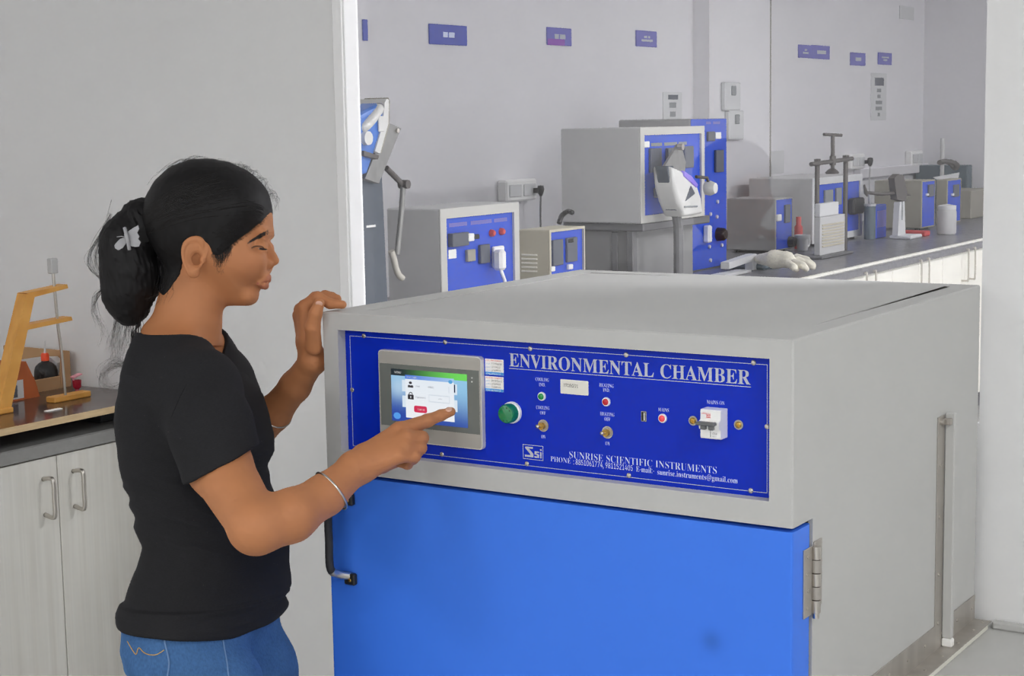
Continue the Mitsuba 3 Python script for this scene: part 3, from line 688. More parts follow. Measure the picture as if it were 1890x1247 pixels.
def words(parent, rows, X, m, y0, y1, z1, z0, d=.0006):
    """Rows of word-shaped bars on a plane facing +x: print too far away to read. rows: lists of (start, end) fractions."""
    ms = []
    for i, row in enumerate(rows):
        zc = z1 - (z1 - z0) * (i + .5) / len(rows)
        hh2 = (z1 - z0) / len(rows) * .3
        for a, b in row:
            ms.append(box(X, X + d, y0 + (y1 - y0) * a, y0 + (y1 - y0) * b, zc - hh2, zc + hh2))
    return add('print', ms, m, parent)


# ---- column, shadow-gap bar, trunking
yc = Yf(1279, 100, XLB)[1]
xc = at(1309, 100, 'y', yc)[0]
yc2 = Yf(1421, 100, xc)[1]
struct('wall_lab_column', box(XLB, xc, yc, yc2, 0, CEIL + .04), 'wall_lab', 'square wall column behind the glass')
pc = Yf(1427, 100, xc)[1]
struct('trim_1', cyl((xc - .04, yc2 + .04, 1.2), (xc - .04, yc2 + .04, CEIL), .028, 14), 'gap', 'upright bar standing in for the shadow gap beside the column', smooth=40)  # stands in for the dark shadowed gap at the column edge
ya, za = Yf(1575, 318, XLB)[1], Yf(1575, 312, XLB)[2]
struct('trim_2', box(XLB, XLB + .05, ya, 9.28, za - .06, za, .004), 'wall_lab', 'cable trunking along the laboratory wall')

# ---- signs and papers on the wall
SG = [(668, 676.5, 36, 75, 'sign_blue', 'blue wall sign cut by the white window frame', []),
      (790.5, 859.5, 46, 83, 'sign_blue', 'large blue wall sign with two short words, above the nearest box', [[(.3, .46), (.5, .7)]]),
      (1008, 1052.5, 51.5, 84, 'sign_violet', 'blue wall sign with a magenta reflection painted at its lower left', [[(.2, .44), (.5, .82)]]),
      (1172.5, 1210, 57, 86.5, 'sign_violet', 'small blue wall sign with two rows of words, left of the column', [[(.3, .5), (.58, .72)], [(.12, .9)]]),
      (1472.5, 1497, 83, 107, 'sign_violet', 'violet wall sign joined to the left edge of another sign', [[(.4, .62)], [(.2, .8)]]),
      (1497, 1529.5, 84, 109, 'sign_violet', 'violet wall sign joined to the right edge of another sign', [[(.2, .85)]]),
      (1568.5, 1595.5, 97.5, 121, 'sign_violet', 'small square violet sign right of the joined pair', [[(.25, .75)]]),
      (1619.5, 1644, 97.5, 119.5, 'sign_violet', 'small square violet sign above the narrow notice', [[(.15, .85)], [(.3, .7)]]),
      (1804.5, 1821, 114, 133.5, 'sign_violet', 'violet sign farthest along the laboratory wall', [[(.1, .9)]])]
for xa_, xb_, y0, y1, m_, lbl, rows in SG:
    xw = xc if 1310 < xa_ < 1421 else XLB
    a, b = Yf(xa_, (y0 + y1) / 2, xw), Yf(xb_, (y0 + y1) / 2, xw)
    mid = (xa_ + xb_) / 2
    zt2, zb2 = Yf(mid, y0, xw)[2], Yf(mid, y1, xw)[2]
    k = thing('wall_sign', lbl, 'sign', 'blue signs on the laboratory wall')
    add('board', box(xw, xw + .008, a[1], b[1], zb2, zt2, .002), m_, k)
    if rows:
        words(k, rows, xw + .008, 'pale_ink' if xa_ > 1000 else 'white_print', a[1] + .03, b[1] - .03, zt2 - (zt2 - zb2) * .28, zb2 + (zt2 - zb2) * .28)
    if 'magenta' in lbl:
        add('reflection_patch', box(xw + .008, xw + .0086, a[1], a[1] + (b[1] - a[1]) * .7, zb2, zb2 + (zt2 - zb2) * .35), 'reflection_magenta', k)  # magenta reflection put onto the sign as a thin coloured plate
for xa_, xb_, y0, y1, lbl, rows in ((1223, 1257.5, 170, 222, 'white notice above the tall grey box, left of the column', [[(.1, .9)], [(.2, .8)], [(.25, .75)]]),
                                     (1607, 1635, 135, 222, 'tall narrow notice with a dark heading and rows of print', [[(.1, .9)], [(.3, .7)], [(.35, .65)], [(.2, .8)], [(.2, .8)], [(.4, .6)]]),
                                     (1660, 1686, 12, 36, 'faint pale card high on the laboratory wall', []),
                                     (1422, 1446, 278, 320, 'white card on the wall above the large instrument behind the press', [])):
    a, b = Yf(xa_, (y0 + y1) / 2, XLB), Yf(xb_, (y0 + y1) / 2, XLB)
    mid = (xa_ + xb_) / 2
    zt2, zb2 = Yf(mid, y0, XLB)[2], Yf(mid, y1, XLB)[2]
    k = thing('wall_notice', lbl, 'notice', 'paper notices on the laboratory wall')
    add('sheet', box(XLB, XLB + .004, a[1], b[1], zb2, zt2, .001), 'lab_white', k)
    if rows:
        words(k, rows[1:], XLB + .004, 'meter_face', a[1] + .04, b[1] - .04, zt2 - (zt2 - zb2) * .3, zb2 + (zt2 - zb2) * .06)
        words(k, rows[:1], XLB + .004, 'meter', a[1] + .04, b[1] - .03, zt2 - (zt2 - zb2) * .04, zt2 - (zt2 - zb2) * .32)
# two white switch boxes on the column
for xa_, xb_, y0, y1, lbl in ((1330, 1358, 152, 204, 'upper white switch box on the column'), (1337, 1364, 204, 258, 'lower white switch box on the column')):
    a, b = Yf(xa_, (y0 + y1) / 2, xc), Yf(xb_, (y0 + y1) / 2, xc)
    zt2, zb2 = Yf(xa_ + 14, y0, xc)[2], Yf(xa_ + 14, y1, xc)[2]
    k = thing('switch_box', lbl, 'switch box')
    add('cover', box(xc, xc + .03, a[1], b[1], zb2, zt2, .006), 'lab_white', k)
    mm = V(xc + .03, (a[1] + b[1]) / 2, zb2 + (zt2 - zb2) * .7)
    add('button', box(mm[0], mm[0] + .006, mm[1] - .025, mm[1] + .025, mm[2] - .025, mm[2] + .025, .004), 'meter_face', k)
# sockets
mat('socket_white', (238, 238, 236), 0.4)
for xa_, xb_, y0, y1, lbl, plug in ((935, 992, 331, 371, 'white double wall socket with a black plug behind the beige box', (998, 352)), (1572, 1597, 284, 312, 'white wall socket with a black plug behind the press', (1606, 299)),
                                    (1683, 1704, 278, 306, 'white wall socket above the row of far instruments', None)):
    a, b = Yf(xa_, (y0 + y1) / 2, XLB + .05), Yf(xb_, (y0 + y1) / 2, XLB + .05)
    zt2, zb2 = Yf((xa_ + xb_) / 2, y0, XLB + .05)[2], Yf((xa_ + xb_) / 2, y1, XLB + .05)[2]
    k = thing('wall_socket', lbl, 'socket')
    add('box', box(XLB, XLB + .05, a[1], b[1], zb2, zt2, .008), 'socket_white', k)
    w2 = (b[1] - a[1])
    for i in range(2):
        add('face', box(XLB + .05, XLB + .056, a[1] + w2 * (.08 + .46 * i), a[1] + w2 * (.46 + .46 * i), zb2 + .02, zt2 - .02, .003), 'lab_white', k)
    if plug:
        q = Yf(*plug, XLB + .09)
        p_ = thing('plug', ('black plug hanging at the socket behind the beige box' if plug[0] < 1100 else 'black plug and grey cable at the socket behind the press'), 'plug')
        s_ = .001 * (2.4 if plug[0] < 1100 else 2.9)
        add('body', lathe(q - V(0, 0, 9 * s_), (0, 0, 1), [(0, 0), (2.5 * s_, 0), (5 * s_, 5 * s_), (6.5 * s_, 12 * s_), (5 * s_, 18 * s_), (0, 19 * s_)], 16), 'black', p_, smooth=40)
        add('contact_block', box(XLB + .05, XLB + .095, q[1] - 2 * s_, b[1] + 0.0 if b[1] < q[1] else q[1], q[2] - .01, q[2] + .012, .003), 'black', p_)
        add('cable', tube(spline([q - V(0, 0, 8 * s_), q - V(0, .005, .12), q - V(0, 0, .26)], 6), .004 if plug[0] < 1100 else .005, 8), 'stand_grey' if plug[0] < 1100 else 'lab_grey', p_, smooth=True)

# ---- long counter: top slab, apron, doors with handles
XC = -1.05
k = thing('lab_counter', 'long dark counter top on cream cabinets behind the glass', 'counter')
notch = mbox(XLB - .1, xc + .004, yc - .004, yc2 + .07, 0, 2)
add('top', tm(man(box(XLB + .002, XC, YB + .35, 9.25, ZC - .035, ZC - .0012, .004)) - notch), 'counter_top', k)
add('carcass', tm(man(box(XLB + .05, XC - .045, YB + .36, 9.24, .1, ZC - .035, .0)) - notch), 'gap', k)
add('plinth', box(xc + .02, XC - .09, YB + .36, 9.24, 0.0, .1, .0), 'stand_grey', k)
y1_, y2_ = Yf(1648, 500, XC - .02)[1], Yf(1741, 485, XC - .02)[1]
du = (y2_ - y1_) / 2
yy = y1_ - du * 10
n = 0
ztop = Yf(1660, 477, XC - .02)[2]
while yy < 9.2:
    if yy > YB + .4 and yy + du < 9.25:
        d_ = add('door', box(XC - .045, XC - .022, yy + .003, yy + du - .003, .11, ztop, .002), 'laminate_cream', k)
        if n % 2 == 0:
            add('apron', box(XC - .045, XC - .022, yy + .003, yy + 2 * du - .003, ztop + .006, ZC - .037, .002), 'laminate_cream', k)
        hy = yy + (du - .055 if n % 2 == 0 else .055)
        hz = Yf(1655, 490, XC)[2]
        hz2 = hz - .16
        add('handle', tube(spline([(XC - .022, hy, hz), (XC + .006, hy, hz), (XC + .012, hy, hz - .01), (XC + .012, hy, hz2 + .01), (XC + .006, hy, hz2), (XC - .022, hy, hz2)], 4), .0045, 8), 'handle_nickel', d_, smooth=True)
    yy += du
    n += 1


def instrument(name, label, cat_, xf, pL, pR, pyT, pyTR, pS, body, frame_m, zb=ZC, bar=.028, face='lab_blue', group=None, feet=True, inset=.006):
    """A bench instrument whose panel faces the room: returns key and the panel's rectangle (y0, y1, z0, z1)."""
    a, b = Yf(pL, pyT, xf), Yf(pR, pyTR, xf)
    zt2 = (a[2] + b[2]) / 2
    xs = at(pS, pyT, 'y', a[1])[0]
    xs = max(xs, XLB + .06)
    k = thing(name, label, cat_, group)
    f0 = .012 if feet else 0
    m = man(box(xs, xf, a[1], b[1], zb + f0, zt2, .004)) - mbox(xf - inset, xf + .1, a[1] + bar, b[1] - bar, zb + f0 + bar, zt2 - bar)
    add('case', tm(m), body, k)
    if bar > 0 and frame_m:
        fm = man(box(xf - .002, xf + .004, a[1] - .001, b[1] + .001, zb + f0, zt2 + .001, .002)) - mbox(xf - .1, xf + .1, a[1] + bar, b[1] - bar, zb + f0 + bar, zt2 - bar)
        add('front_frame', tm(fm), frame_m, k)
    add('panel', box(xf - inset, xf - inset + .002, a[1] + bar, b[1] - bar, zb + f0 + bar, zt2 - bar), face, k)
    if feet:
        for x in (xs + .04, xf - .04):
            for y in (a[1] + .04, b[1] - .04):
                add('foot', cyl((x, y, zb), (x, y, zb + f0), .014, 10), 'black', k)
    return k, xf - inset + .002


def on(k, name, X, x0, y0, x1, y1, m, d=.01, b=.002, lean=0):
    """A box on a panel facing +x, given by two pixel corners."""
    a, c_ = Yf(x0, y0, X), Yf(x1, y1, X)
    return add(name, box(X, X + d, a[1], c_[1], c_[2], a[2], b), m, k)


# nearest box
k, X = instrument('bench_instrument', 'nearest grey instrument with cream-framed blue panel and two red lamps', 'lab instrument', -1.3, 811, 956, 386, 373, 713, 'lab_grey', 'lab_frame', bar=.03)
on(k, 'display', X, 826, 431, 857, 452, 'meter', .02)
on(k, 'label_card', X, 854, 431, 864.5, 444, 'white_plastic', .024)
on(k, 'switch', X, 864.5, 433, 876, 440, 'black', .02)
on(k, 'label_card', X, 827, 461, 842, 476, 'white_plastic', .002)
on(k, 'meter', X, 858, 461, 873, 481, 'lab_beige_dark', .012)
on(k, 'meter', X, 882, 452, 900, 484, 'meter', .012)
for px, py in ((906, 430), (924, 427)):
    q = Yf(px, py, X)
    add('red_lamp', lathe(q, (1, 0, 0), [(0, 0), (.0115, 0), (.011, .010), (.007, .015), (0, .016)], 16), 'red_plastic', k, smooth=40)
a, b = Yf(826, 410, X), Yf(940, 396, X)
words(k, [[(.02, .3), (.36, .7), (.74, .96)]], X, 'sign_violet', a[1], b[1], a[2], a[2] - .02)
on(k, 'socket', X, 906, 455, 926, 491, 'plug_white', .014, .004)
q = Yf(921, 478, X + .03)
kp = thing('white_plug', 'white plug and lead in the socket of the nearest instrument', 'plug')
add('body', box(q[0] - .014, q[0] + .02, q[1] - .018, q[1] + .018, q[2] - .035, q[2] + .03, .008), 'plug_white', kp)
add('cable', tube(spline([q + V(.005, 0, -.03), q + V(.02, .01, -.1), q + V(.02, .012, -.25), q + V(.06, .0, ZC - q[2] + .04)], 6), .006, 8), 'plug_white', kp, smooth=True)
# beige box
k, X = instrument('bench_instrument', 'small beige instrument with louvred side and two grey meters', 'lab instrument', -1.3, 1013, 1078, 425, 416.5, 957, 'lab_beige', 'lab_beige', bar=.008)
on(k, 'meter', X, 1017, 443, 1036, 488, 'meter', .01)
on(k, 'meter', X, 1043, 439, 1062, 481, 'meter', .01)
on(k, 'meter_window', X + .01, 1049, 441, 1058, 447, 'black', .002)
on(k, 'switch', X, 1012.5, 492, 1020, 500, 'white_plastic', .012)
on(k, 'switch', X, 1045, 488, 1053, 496, 'white_plastic', .012)
y0 = Yf(1013, 425, -1.3)[1]
for i in range(5):
    a, b = at(963, 468 + 7.5 * i, 'y', y0), at(992, 469 + 7.5 * i, 'y', y0)
    add('louvre', box(a[0], b[0], y0 - .004, y0 + .001, a[2] - .006, a[2], .001), 'laminate_cream', k)
# dark stand with the tall grey box on it
a, b = Yf(1180, 412, -1.32), Yf(1296, 408, -1.32)
zs = a[2]
xs = at(1040, 408, 'y', a[1])[0]
k = thing('dark_stand', 'dark grey cabinet stand under the big grey instrument', 'stand')
add('top_slab', box(xs, -1.30, a[1] - .005, b[1] + .03, zs - .03, zs, .004), 'stand_grey', k)
add('body', box(xs + .04, -1.36, a[1] + .02, b[1], ZC, zs - .03, .004), 'stand_body', k)
add('corner_post', box(-1.372, -1.345, a[1] - .004, a[1] + .03, ZC, zs - .03, .003), 'stand_grey', k)
add('seam', box(xs + .2, xs + .225, a[1] + .012, a[1] + .022, ZC + .01, zs - .035, .002), 'stand_grey', k)
k, X = instrument('bench_instrument', 'big grey instrument with framed blue panel on the dark stand', 'lab instrument', -1.3, 1181, 1299, 238, 230, 1034.5, 'lab_grey', 'lab_frame', zb=zs, bar=.028, feet=False)
on(k, 'meter', X, 1197, 274, 1217, 317, 'meter', .012)
on(k, 'meter', X, 1228, 273, 1246, 315, 'meter', .012)
on(k, 'meter', X, 1260, 270, 1276, 309, 'meter', .012)
on(k, 'label_card', X, 1186, 261, 1197, 272, 'white_plastic', .006)
on(k, 'knob', X, 1205, 346, 1217, 364, 'meter_face', .02, .005)
on(k, 'switch', X, 1219, 353, 1229, 376, 'black', .01)
a, b = Yf(1200, 262, X), Yf(1270, 256, X)
words(k, [[(.02, .3), (.36, .7), (.74, .96)]], X, 'meter_face', a[1], b[1], a[2], a[2] - .02)
add('power_lead', tube(spline([Yf(1032, 412, -1.5), Yf(1037, 398, -1.5), Yf(1048, 390, -1.5), Yf(1056, 392, -1.46)], 6), .009, 8), 'black', k, smooth=True)
# tall blue cabinet behind it
xf = -1.66
a, b = Yf(1276, 219, xf), Yf(1341, 218, xf)
xs = max(at(1141, 219, 'y', a[1])[0], XLB + .02)
k = thing('tall_cabinet', 'tall grey cabinet with blue front right of the big grey instrument', 'lab instrument')
add('case', box(xs, xf - .004, a[1], b[1], ZC, a[2], .006), 'lab_grey_dark', k)
add('front', box(xf - .004, xf, a[1], b[1], ZC + .005, a[2] - .002, .002), 'lab_blue', k)
on(k, 'meter', xf, 1304, 243, 1316, 260, 'meter', .012)
on(k, 'label_card', xf, 1320, 244, 1330, 256, 'white_plastic', .004)
on(k, 'meter', xf, 1318, 277, 1332, 317, 'meter', .012)
on(k, 'handle_plate', xf, 1297, 416, 1304, 447, 'white_plastic', .03, .006)
q = Yf(1325, 432, xf)
add('knob', lathe(q, (1, 0, 0), [(0, 0), (.030, 0), (.028, .03), (.02, .04), (0, .041)], 18), 'black', k, smooth=40)
words(k, [[(.1, .36), (.5, .9)]], xf, 'sign_violet', Yf(1300, 226, xf)[1], Yf(1332, 226, xf)[1], Yf(1300, 223, xf)[2], Yf(1300, 231, xf)[2])
for px, py in ((1323, 372), (1310, 395), (1322, 400), (1308, 455), (1331, 452), (1310, 480)):
    q = Yf(px, py, xf)
    add('small_lamp', cyl(q, q + V(.008, 0, 0), .008, 10), 'lab_white', k)


def xpoly(pts, X, t, r=0.0):
    """Outline given in pixels on the plane x = X, made t thick towards -x, with a stepped rounded rim of r."""
    q = [Yf(px, py, X) for px, py in pts]
    g = Polygon([(p[1], p[2]) for p in q])
    if not g.exterior.is_ccw:
        g = Polygon(list(g.exterior.coords)[::-1])
    if r <= 0:
        return prism(g, t, side(X - t, 0, 0))
    pts = []
    for k_ in range(4):                     # rounded rims; the outlines are nearly convex
        th = math.pi / 2 * k_ / 3
        gi = g.buffer(-r * (1 - math.sin(th)))
        gi = max(getattr(gi, 'geoms', [gi]), key=lambda h: h.area)
        dx = r * (1 - math.cos(th))
        for y, z in gi.exterior.coords[:-1]:
            pts += [(X - dx, y, z), (X - t + dx, y, z)]
    return hull(pts)


# white iron clamped to a grey plate, in front of the big grey instrument
X0 = -1.16
k = thing('steam_iron', 'white and violet iron clamped upright on a grey plate', 'iron')
add('plate', xpoly([(1252, 266), (1258, 268), (1266, 300), (1258, 380), (1242, 400), (1216, 324)], X0 - .075, .01), 'iron_plate', k)
add('sole', xpoly([(1231, 306), (1243, 306), (1250, 350), (1264, 399), (1250, 388), (1239, 350)], X0 - .02, .05, .004), 'column_dark', k)
add('shell', xpoly([(1243, 307), (1264, 316), (1278, 327), (1289, 342), (1297, 366), (1299, 394), (1282, 398), (1264, 400), (1254, 375), (1247, 350)], X0, .09, .018), 'iron_white', k, smooth=30)
add('trim', xpoly([(1264, 315), (1278, 325), (1290, 341), (1287, 346), (1276, 333), (1264, 325)], X0 + .006, .06, .004), 'iron_violet', k)
add('handle_gap', xpoly([(1276, 343), (1283, 357), (1266, 371)], X0 + .003, .02), 'meter', k)
add('base_edge', xpoly([(1264, 380), (1288, 379), (1288, 382), (1264, 383)], X0 + .003, .02), 'meter_face', k)
q = Yf(1312, 347, X0 - .02)
add('knob', lathe(q - V(.02, 0, 0), (1, 0, 0), [(0, 0), (.026, 0), (.028, .02), (.02, .04), (0, .042)], 16), 'iron_white', k, smooth=40)
add('rod', tube([Yf(1285, 326, X0 - .03), Yf(1305, 328, X0 - .03), Yf(1311, 345, X0 - .02)], .006, 8), 'machine_dark', k)
a = Yf(1252, 420, X0 - .05)
add('stand_rod', tube([Yf(1248, 392, X0 - .06), Yf(1252, 420, X0 - .06), V(a[0], a[1], ZC + .012)], .018, 10), 'stand_grey', k)
q = V(a[0], a[1], ZC)
add('stand_foot', cyl(q, q + V(0, 0, .015), .07, 20), 'stand_grey', k)
q = Yf(1252, 271, X0 - .07)
add('bolt', cyl(q, q + V(.02, 0, 0), .012, 12), 'steel', k)

# blue iron on a dark column beside the window frame
X0 = -1.10
k = thing('steam_iron', 'blue and white iron tilted on a dark column beside the window frame', 'iron')
a, b = Yf(655, 440, X0), Yf(713, 440, X0)
zt2 = Yf(690, 342, X0)[2]
add('column', hull([(x, y, z) for x in (X0 - .14, X0) for y, z in ((a[1], ZC + .02), (b[1] + .003, ZC + .02), (a[1], zt2 + .03), (b[1] - .012, zt2 + .03))]), 'column_dark', k)
add('base', box(X0 - .22, X0 + .05, a[1] - .06, b[1] + .08, ZC, ZC + .02, .004), 'stand_grey', k)
on(k, 'bright_mark', X0, 676, 416, 693, 418.5, 'white_plastic', .001, 0)
add('tilted_plate', xpoly([(716, 225), (741, 237), (700, 339), (674, 330), (690, 300)], X0 + .02, .02, .002), 'iron_plate', k)
add('sole', xpoly([(717, 180), (719.5, 185), (719, 230), (704, 283), (701, 282), (714, 228), (716, 186)], X0 + .03, .08), 'lab_beige_dark', k)
add('skirt', xpoly([(714, 182), (718, 184), (717, 228), (702, 283), (692, 279), (707, 230), (710, 190)], X0 + .034, .09), 'iron_white', k)
add('shell', xpoly([(707, 190), (711, 196), (708, 232), (694, 279), (680, 320), (650, 330), (640, 230), (672, 205), (690, 196)], X0 + .03, .08, .012), 'iron_blue', k, smooth=30)
add('handle', tube(spline([Yf(660, 240, X0 + .01), Yf(675, 232, X0 + .03), Yf(690, 215, X0 + .03), Yf(701, 198, X0 + .02)], 6), .0135, 12), 'iron_white', k, smooth=True)
on(k, 'rating_plate', X0 + .03, 696, 214, 707, 243, 'iron_white', .006)
q = Yf(673, 255, X0 + .03)
add('dial', cyl(q, q + V(.014, 0, 0), .018, 18), 'iron_white', k, smooth=40)
add('strap', xpoly([(672, 278), (700, 287), (698, 294), (672, 287)], X0 + .045, .1), 'machine_dark', k)
q = Yf(732, 241, X0 + .02)
add('bolt', cyl(q, q + V(.006, 0, 0), .006, 12), 'steel', k)
add('arm', tube([Yf(713, 310, X0), Yf(729, 326, X0), Yf(744, 341, X0)], .008, 10), 'machine_dark', k, smooth=40)
q = Yf(745, 340, X0)
add('joint', cyl(q - V(.012, 0, 0), q + V(.016, 0, 0), .012, 14), 'machine_dark', k, smooth=40)
add('rod', tube(spline([Yf(744, 343, X0), Yf(741, 390, X0), Yf(736, 440, X0), Yf(733, 470, X0)], 5), .008, 10), 'iron_plate', k, smooth=40)
add('hook', tube(spline([Yf(722, 463, X0), Yf(727, 478, X0), Yf(731, 495, X0), Yf(736, 507, X0), Yf(743, 513, X0)], 5), .009, 10), 'handle_nickel', k, smooth=40)

# right group
k, X = instrument('bench_instrument', 'low grey instrument with narrow blue panel right of the tall cabinet', 'lab instrument', -1.73, 1432, 1463.5, 367, 363.5, 1341.5, 'lab_grey_dark', None, bar=.006)
on(k, 'white_button', X, 1431.5, 396, 1439, 407, 'white_plastic', .012)
on(k, 'meter', X, 1447, 378, 1456, 410, 'meter', .01)
q = Yf(1457, 446, X)
add('knob', lathe(q, (1, 0, 0), [(0, 0), (.027, 0), (.024, .03), (0, .035)], 16), 'black', k, smooth=40)
k, X = instrument('bench_instrument', 'large grey instrument with white-framed blue panel behind the press', 'lab instrument', -1.74, 1499, 1591, 327, 323, 1382, 'lab_grey', 'lab_white', bar=.035)
on(k, 'meter', X, 1520, 351, 1534, 377, 'meter_face', .012)
on(k, 'meter', X, 1541, 347, 1550, 377, 'meter_face', .012)
on(k, 'dark_knob', X, 1564, 366, 1584, 393, 'black', .04, .01)
# press with T handle
XP = at(1514, 475, 'z', ZC)[0]
k = thing('hand_press', 'dark hand press with a T handle over a ribbed beige block', 'press')
r_ = .016
add('t_bar', cyl(Yf(1521, 248, XP), Yf(1553, 249.5, XP), .0072, 12), 'machine_dark', k, smooth=40)
add('spindle', cyl(Yf(1537, 249, XP), Yf(1537, 312, XP), .0092, 12), 'machine_dark', k, smooth=40)
add('cross_bar', tube([Yf(1497, 303, XP), Yf(1537, 297.5, XP), Yf(1573, 292.5, XP)], .0100, 12), 'machine_dark', k, smooth=40)
q = Yf(1536, 321, XP)
add('pressure_disc', lathe(q, (0, 0, 1), [(0, 0), (.030, .001), (.033, .007), (.026, .016), (.012, .026), (0, .030)], 22), 'machine_dark', k, smooth=40)
q = Yf(1537, 297, XP)
add('hub', cyl(q - V(0, 0, .02), q + V(0, 0, .024), .015, 14), 'machine_dark', k, smooth=40)
for px, py in ((1508.5, 301), (1561, 294)):
    q = Yf(px, py, XP - .03)
    add('post', cyl((q[0], q[1], ZC), q, .0115, 12), 'machine_dark', k, smooth=40)
    add('nut', cyl(q - V(0, 0, .01), q + V(0, 0, .020), .0165, 6), 'machine_dark', k)
a, b = Yf(1514.5, 383, XP + .02), Yf(1560, 383, XP + .02)
q = Yf(1514, 401, XP + .02)
add('foot_plate', box(XP - .06, XP + .05, a[1] - .05, b[1] + .04, ZC, ZC + .012, .003), 'stand_grey', k)
blk = add('block', box(XP - .012, XP + .02, a[1], b[1], ZC + .012, q[2], .003), 'lab_grey', k)
for i in range(8):
    z = ZC + .05 + i * (q[2] - ZC - .08) / 8
    add('rib', box(XP + .019, XP + .025, a[1] + .02, b[1] - .02, z, z + .008, .001), 'lab_beige', blk)
a, b = Yf(1514, 380, XP + .018), Yf(1548, 399, XP + .018)
single('white_carton', box(XP - .010, XP + .018, a[1], b[1], q[2] + .001, a[2] + .01, .003), 'lab_white', 'white carton lying on top of the press block', 'box')
# red bottle and white cup behind the low instrument
q = at(1474, 462, 'z', ZC)
qb = at(1474, 400, 'x', q[0] - .05)
single('red_bottle', lathe((qb[0], qb[1], ZC), (0, 0, 1), [(0, 0), (.020, 0), (.021, .01), (.021, qb[2] - ZC - .05), (.013, qb[2] - ZC - .04), (.013, qb[2] - ZC), (0, qb[2] - ZC)], 18), 'red_plastic', 'dark red bottle beside the low grey instrument', 'bottle', smooth=40)
q = at(1480, 463, 'z', ZC) + V(-.01, .03, 0)
k = thing('white_cup', 'white handled cup in front of the red bottle', 'cup')
h_ = Yf(1476, 434, q[0])[2] - ZC
add('body', lathe((q[0], q[1], ZC), (0, 0, 1), [(0, 0), (.026, 0), (.034, h_), (.030, h_), (.022, .01), (0, .01)], 20), 'lab_white', k, smooth=40)
add('rim', lathe((q[0], q[1], ZC + h_ - .02), (0, 0, 1), [(.034, 0), (.039, .008), (.039, .02), (.031, .02)], 20), 'lab_white', k, smooth=40)
add('handle', tube(spline([(q[0] + .01, q[1] + .032, ZC + h_ * .8), (q[0] + .01, q[1] + .062, ZC + h_ * .65), (q[0] + .01, q[1] + .058, ZC + h_ * .3), (q[0] + .01, q[1] + .026, ZC + h_ * .2)], 6), .006, 8), 'lab_white', k, smooth=True)
# tin, little blue box, spindle stand
q = at(1605, 441, 'z', ZC)
zt2 = Yf(1605, 380, q[0])[2]
k = thing('grey_canister', 'grey canister with a pale lid right of the press', 'canister')
add('body', cyl((q[0], q[1], ZC), (q[0], q[1], zt2), .031, 24), 'teal_dark', k, smooth=40)
add('lid', cyl((q[0], q[1], zt2), (q[0], q[1], zt2 + .012), .033, 24), 'lab_white', k, smooth=40)
add('spout', cyl((q[0], q[1], zt2 + .012), (q[0], q[1], zt2 + .075), .010, 12), 'lab_grey', k, smooth=40)
q = at(1616, 441, 'z', ZC)
a, b = Yf(1616, 379, q[0]), Yf(1637, 379, q[0])
k = thing('blue_tin', 'small blue box between the canister and the white spindle stand', 'box')
add('body', box(q[0] - .05, q[0] - .002, a[1] + .020, b[1], ZC, a[2], .004), 'lab_blue', k)
add('label', box(q[0] - .002, q[0], a[1] + .028, b[1] - .008, ZC + .06, ZC + .15, 0), 'sign_violet', k)
q = at(1659, 440, 'z', ZC)
k = thing('spindle_stand', 'white column stand with a dark motor head and long arm', 'lab instrument')
Pp = lambda px, py: Yf(px, py, q[0])
w_ = (Pp(1668, 440)[1] - Pp(1650, 440)[1]) / 2
add('column', hull([(q[0] + x, q[1] + y * s_, z) for z, s_ in ((ZC + .02, 1.0), (Pp(1659, 372)[2], .62)) for x in (-.016, .016) for y in (-w_ * .8, w_ * .8)]), 'lab_white', k)
add('base', box(q[0] - .035, q[0] + .09, q[1] - .06, q[1] + .12, ZC, ZC + .02, .006), 'lab_white', k)
add('slot', box(q[0] + .015, q[0] + .018, q[1] - .008, q[1] + .008, ZC + .1, ZC + .2, .002), 'meter_face', k)
add('head', hull([V(q[0] + x, Pp(*p)[1], Pp(*p)[2]) for p in ((1650, 368), (1666, 372), (1669, 356), (1662, 323), (1653, 321), (1645, 329), (1648, 350)) for x in (-.018, .018)]), 'machine_dark', k)
add('arm', tube([Pp(1598, 355), Pp(1625, 358), Pp(1650, 356), Pp(1680, 360)], [.008, .010, .010, .004], 10), 'machine_dark', k, smooth=40)
add('clamp', tube([Pp(1595, 341), Pp(1598, 355), Pp(1601, 361)], [.005, .011, .006], 10), 'machine_dark', k, smooth=40)
# far instruments
for (xf, pL, pR, pT, pTR, pS, body, lbl) in ((-1.62, 1702, 1727, 333, 331, 1614, 'lab_beige_dark', 'beige instrument with blue front behind the spindle stand'),
                                            (-1.62, 1749, 1775, 331, 329, 1728, 'lab_beige_dark', 'narrow beige and blue instrument next to the white can'),):
    k, X = instrument('bench_instrument', lbl, 'lab instrument', xf, pL, pR, pT, pTR, pS, body, None, bar=.008)
    on(k, 'lamp', X, pL + 6, 357, pL + 9, 361, 'white_plastic', .012)
    on(k, 'meter', X, pL + 10, 341, pL + 19, 362, 'meter', .01)
a, b = Yf(1772, 305, -1.95), Yf(1845, 305, -1.95)
k = thing('dark_cabinet', 'dark grey-green cabinet at the far end of the counter', 'cabinet')
add('case', box(XLB + .02, -1.9, a[1], min(b[1], 9.2), ZC, a[2], .005), 'teal_dark', k)
add('front_box', box(-1.9, -1.7, Yf(1793, 352, -1.7)[1], min(Yf(1830, 352, -1.7)[1], 9.2), ZC, Yf(1793, 352, -1.7)[2], .004), 'lab_beige_dark', k)
add('front_panel', box(-1.9, -1.88, Yf(1779, 384, -1.88)[1], Yf(1790, 384, -1.88)[1], ZC + .02, Yf(1779, 384, -1.88)[2], .003), 'lab_blue', k)
q = Yf(1798, 305, -1.98)
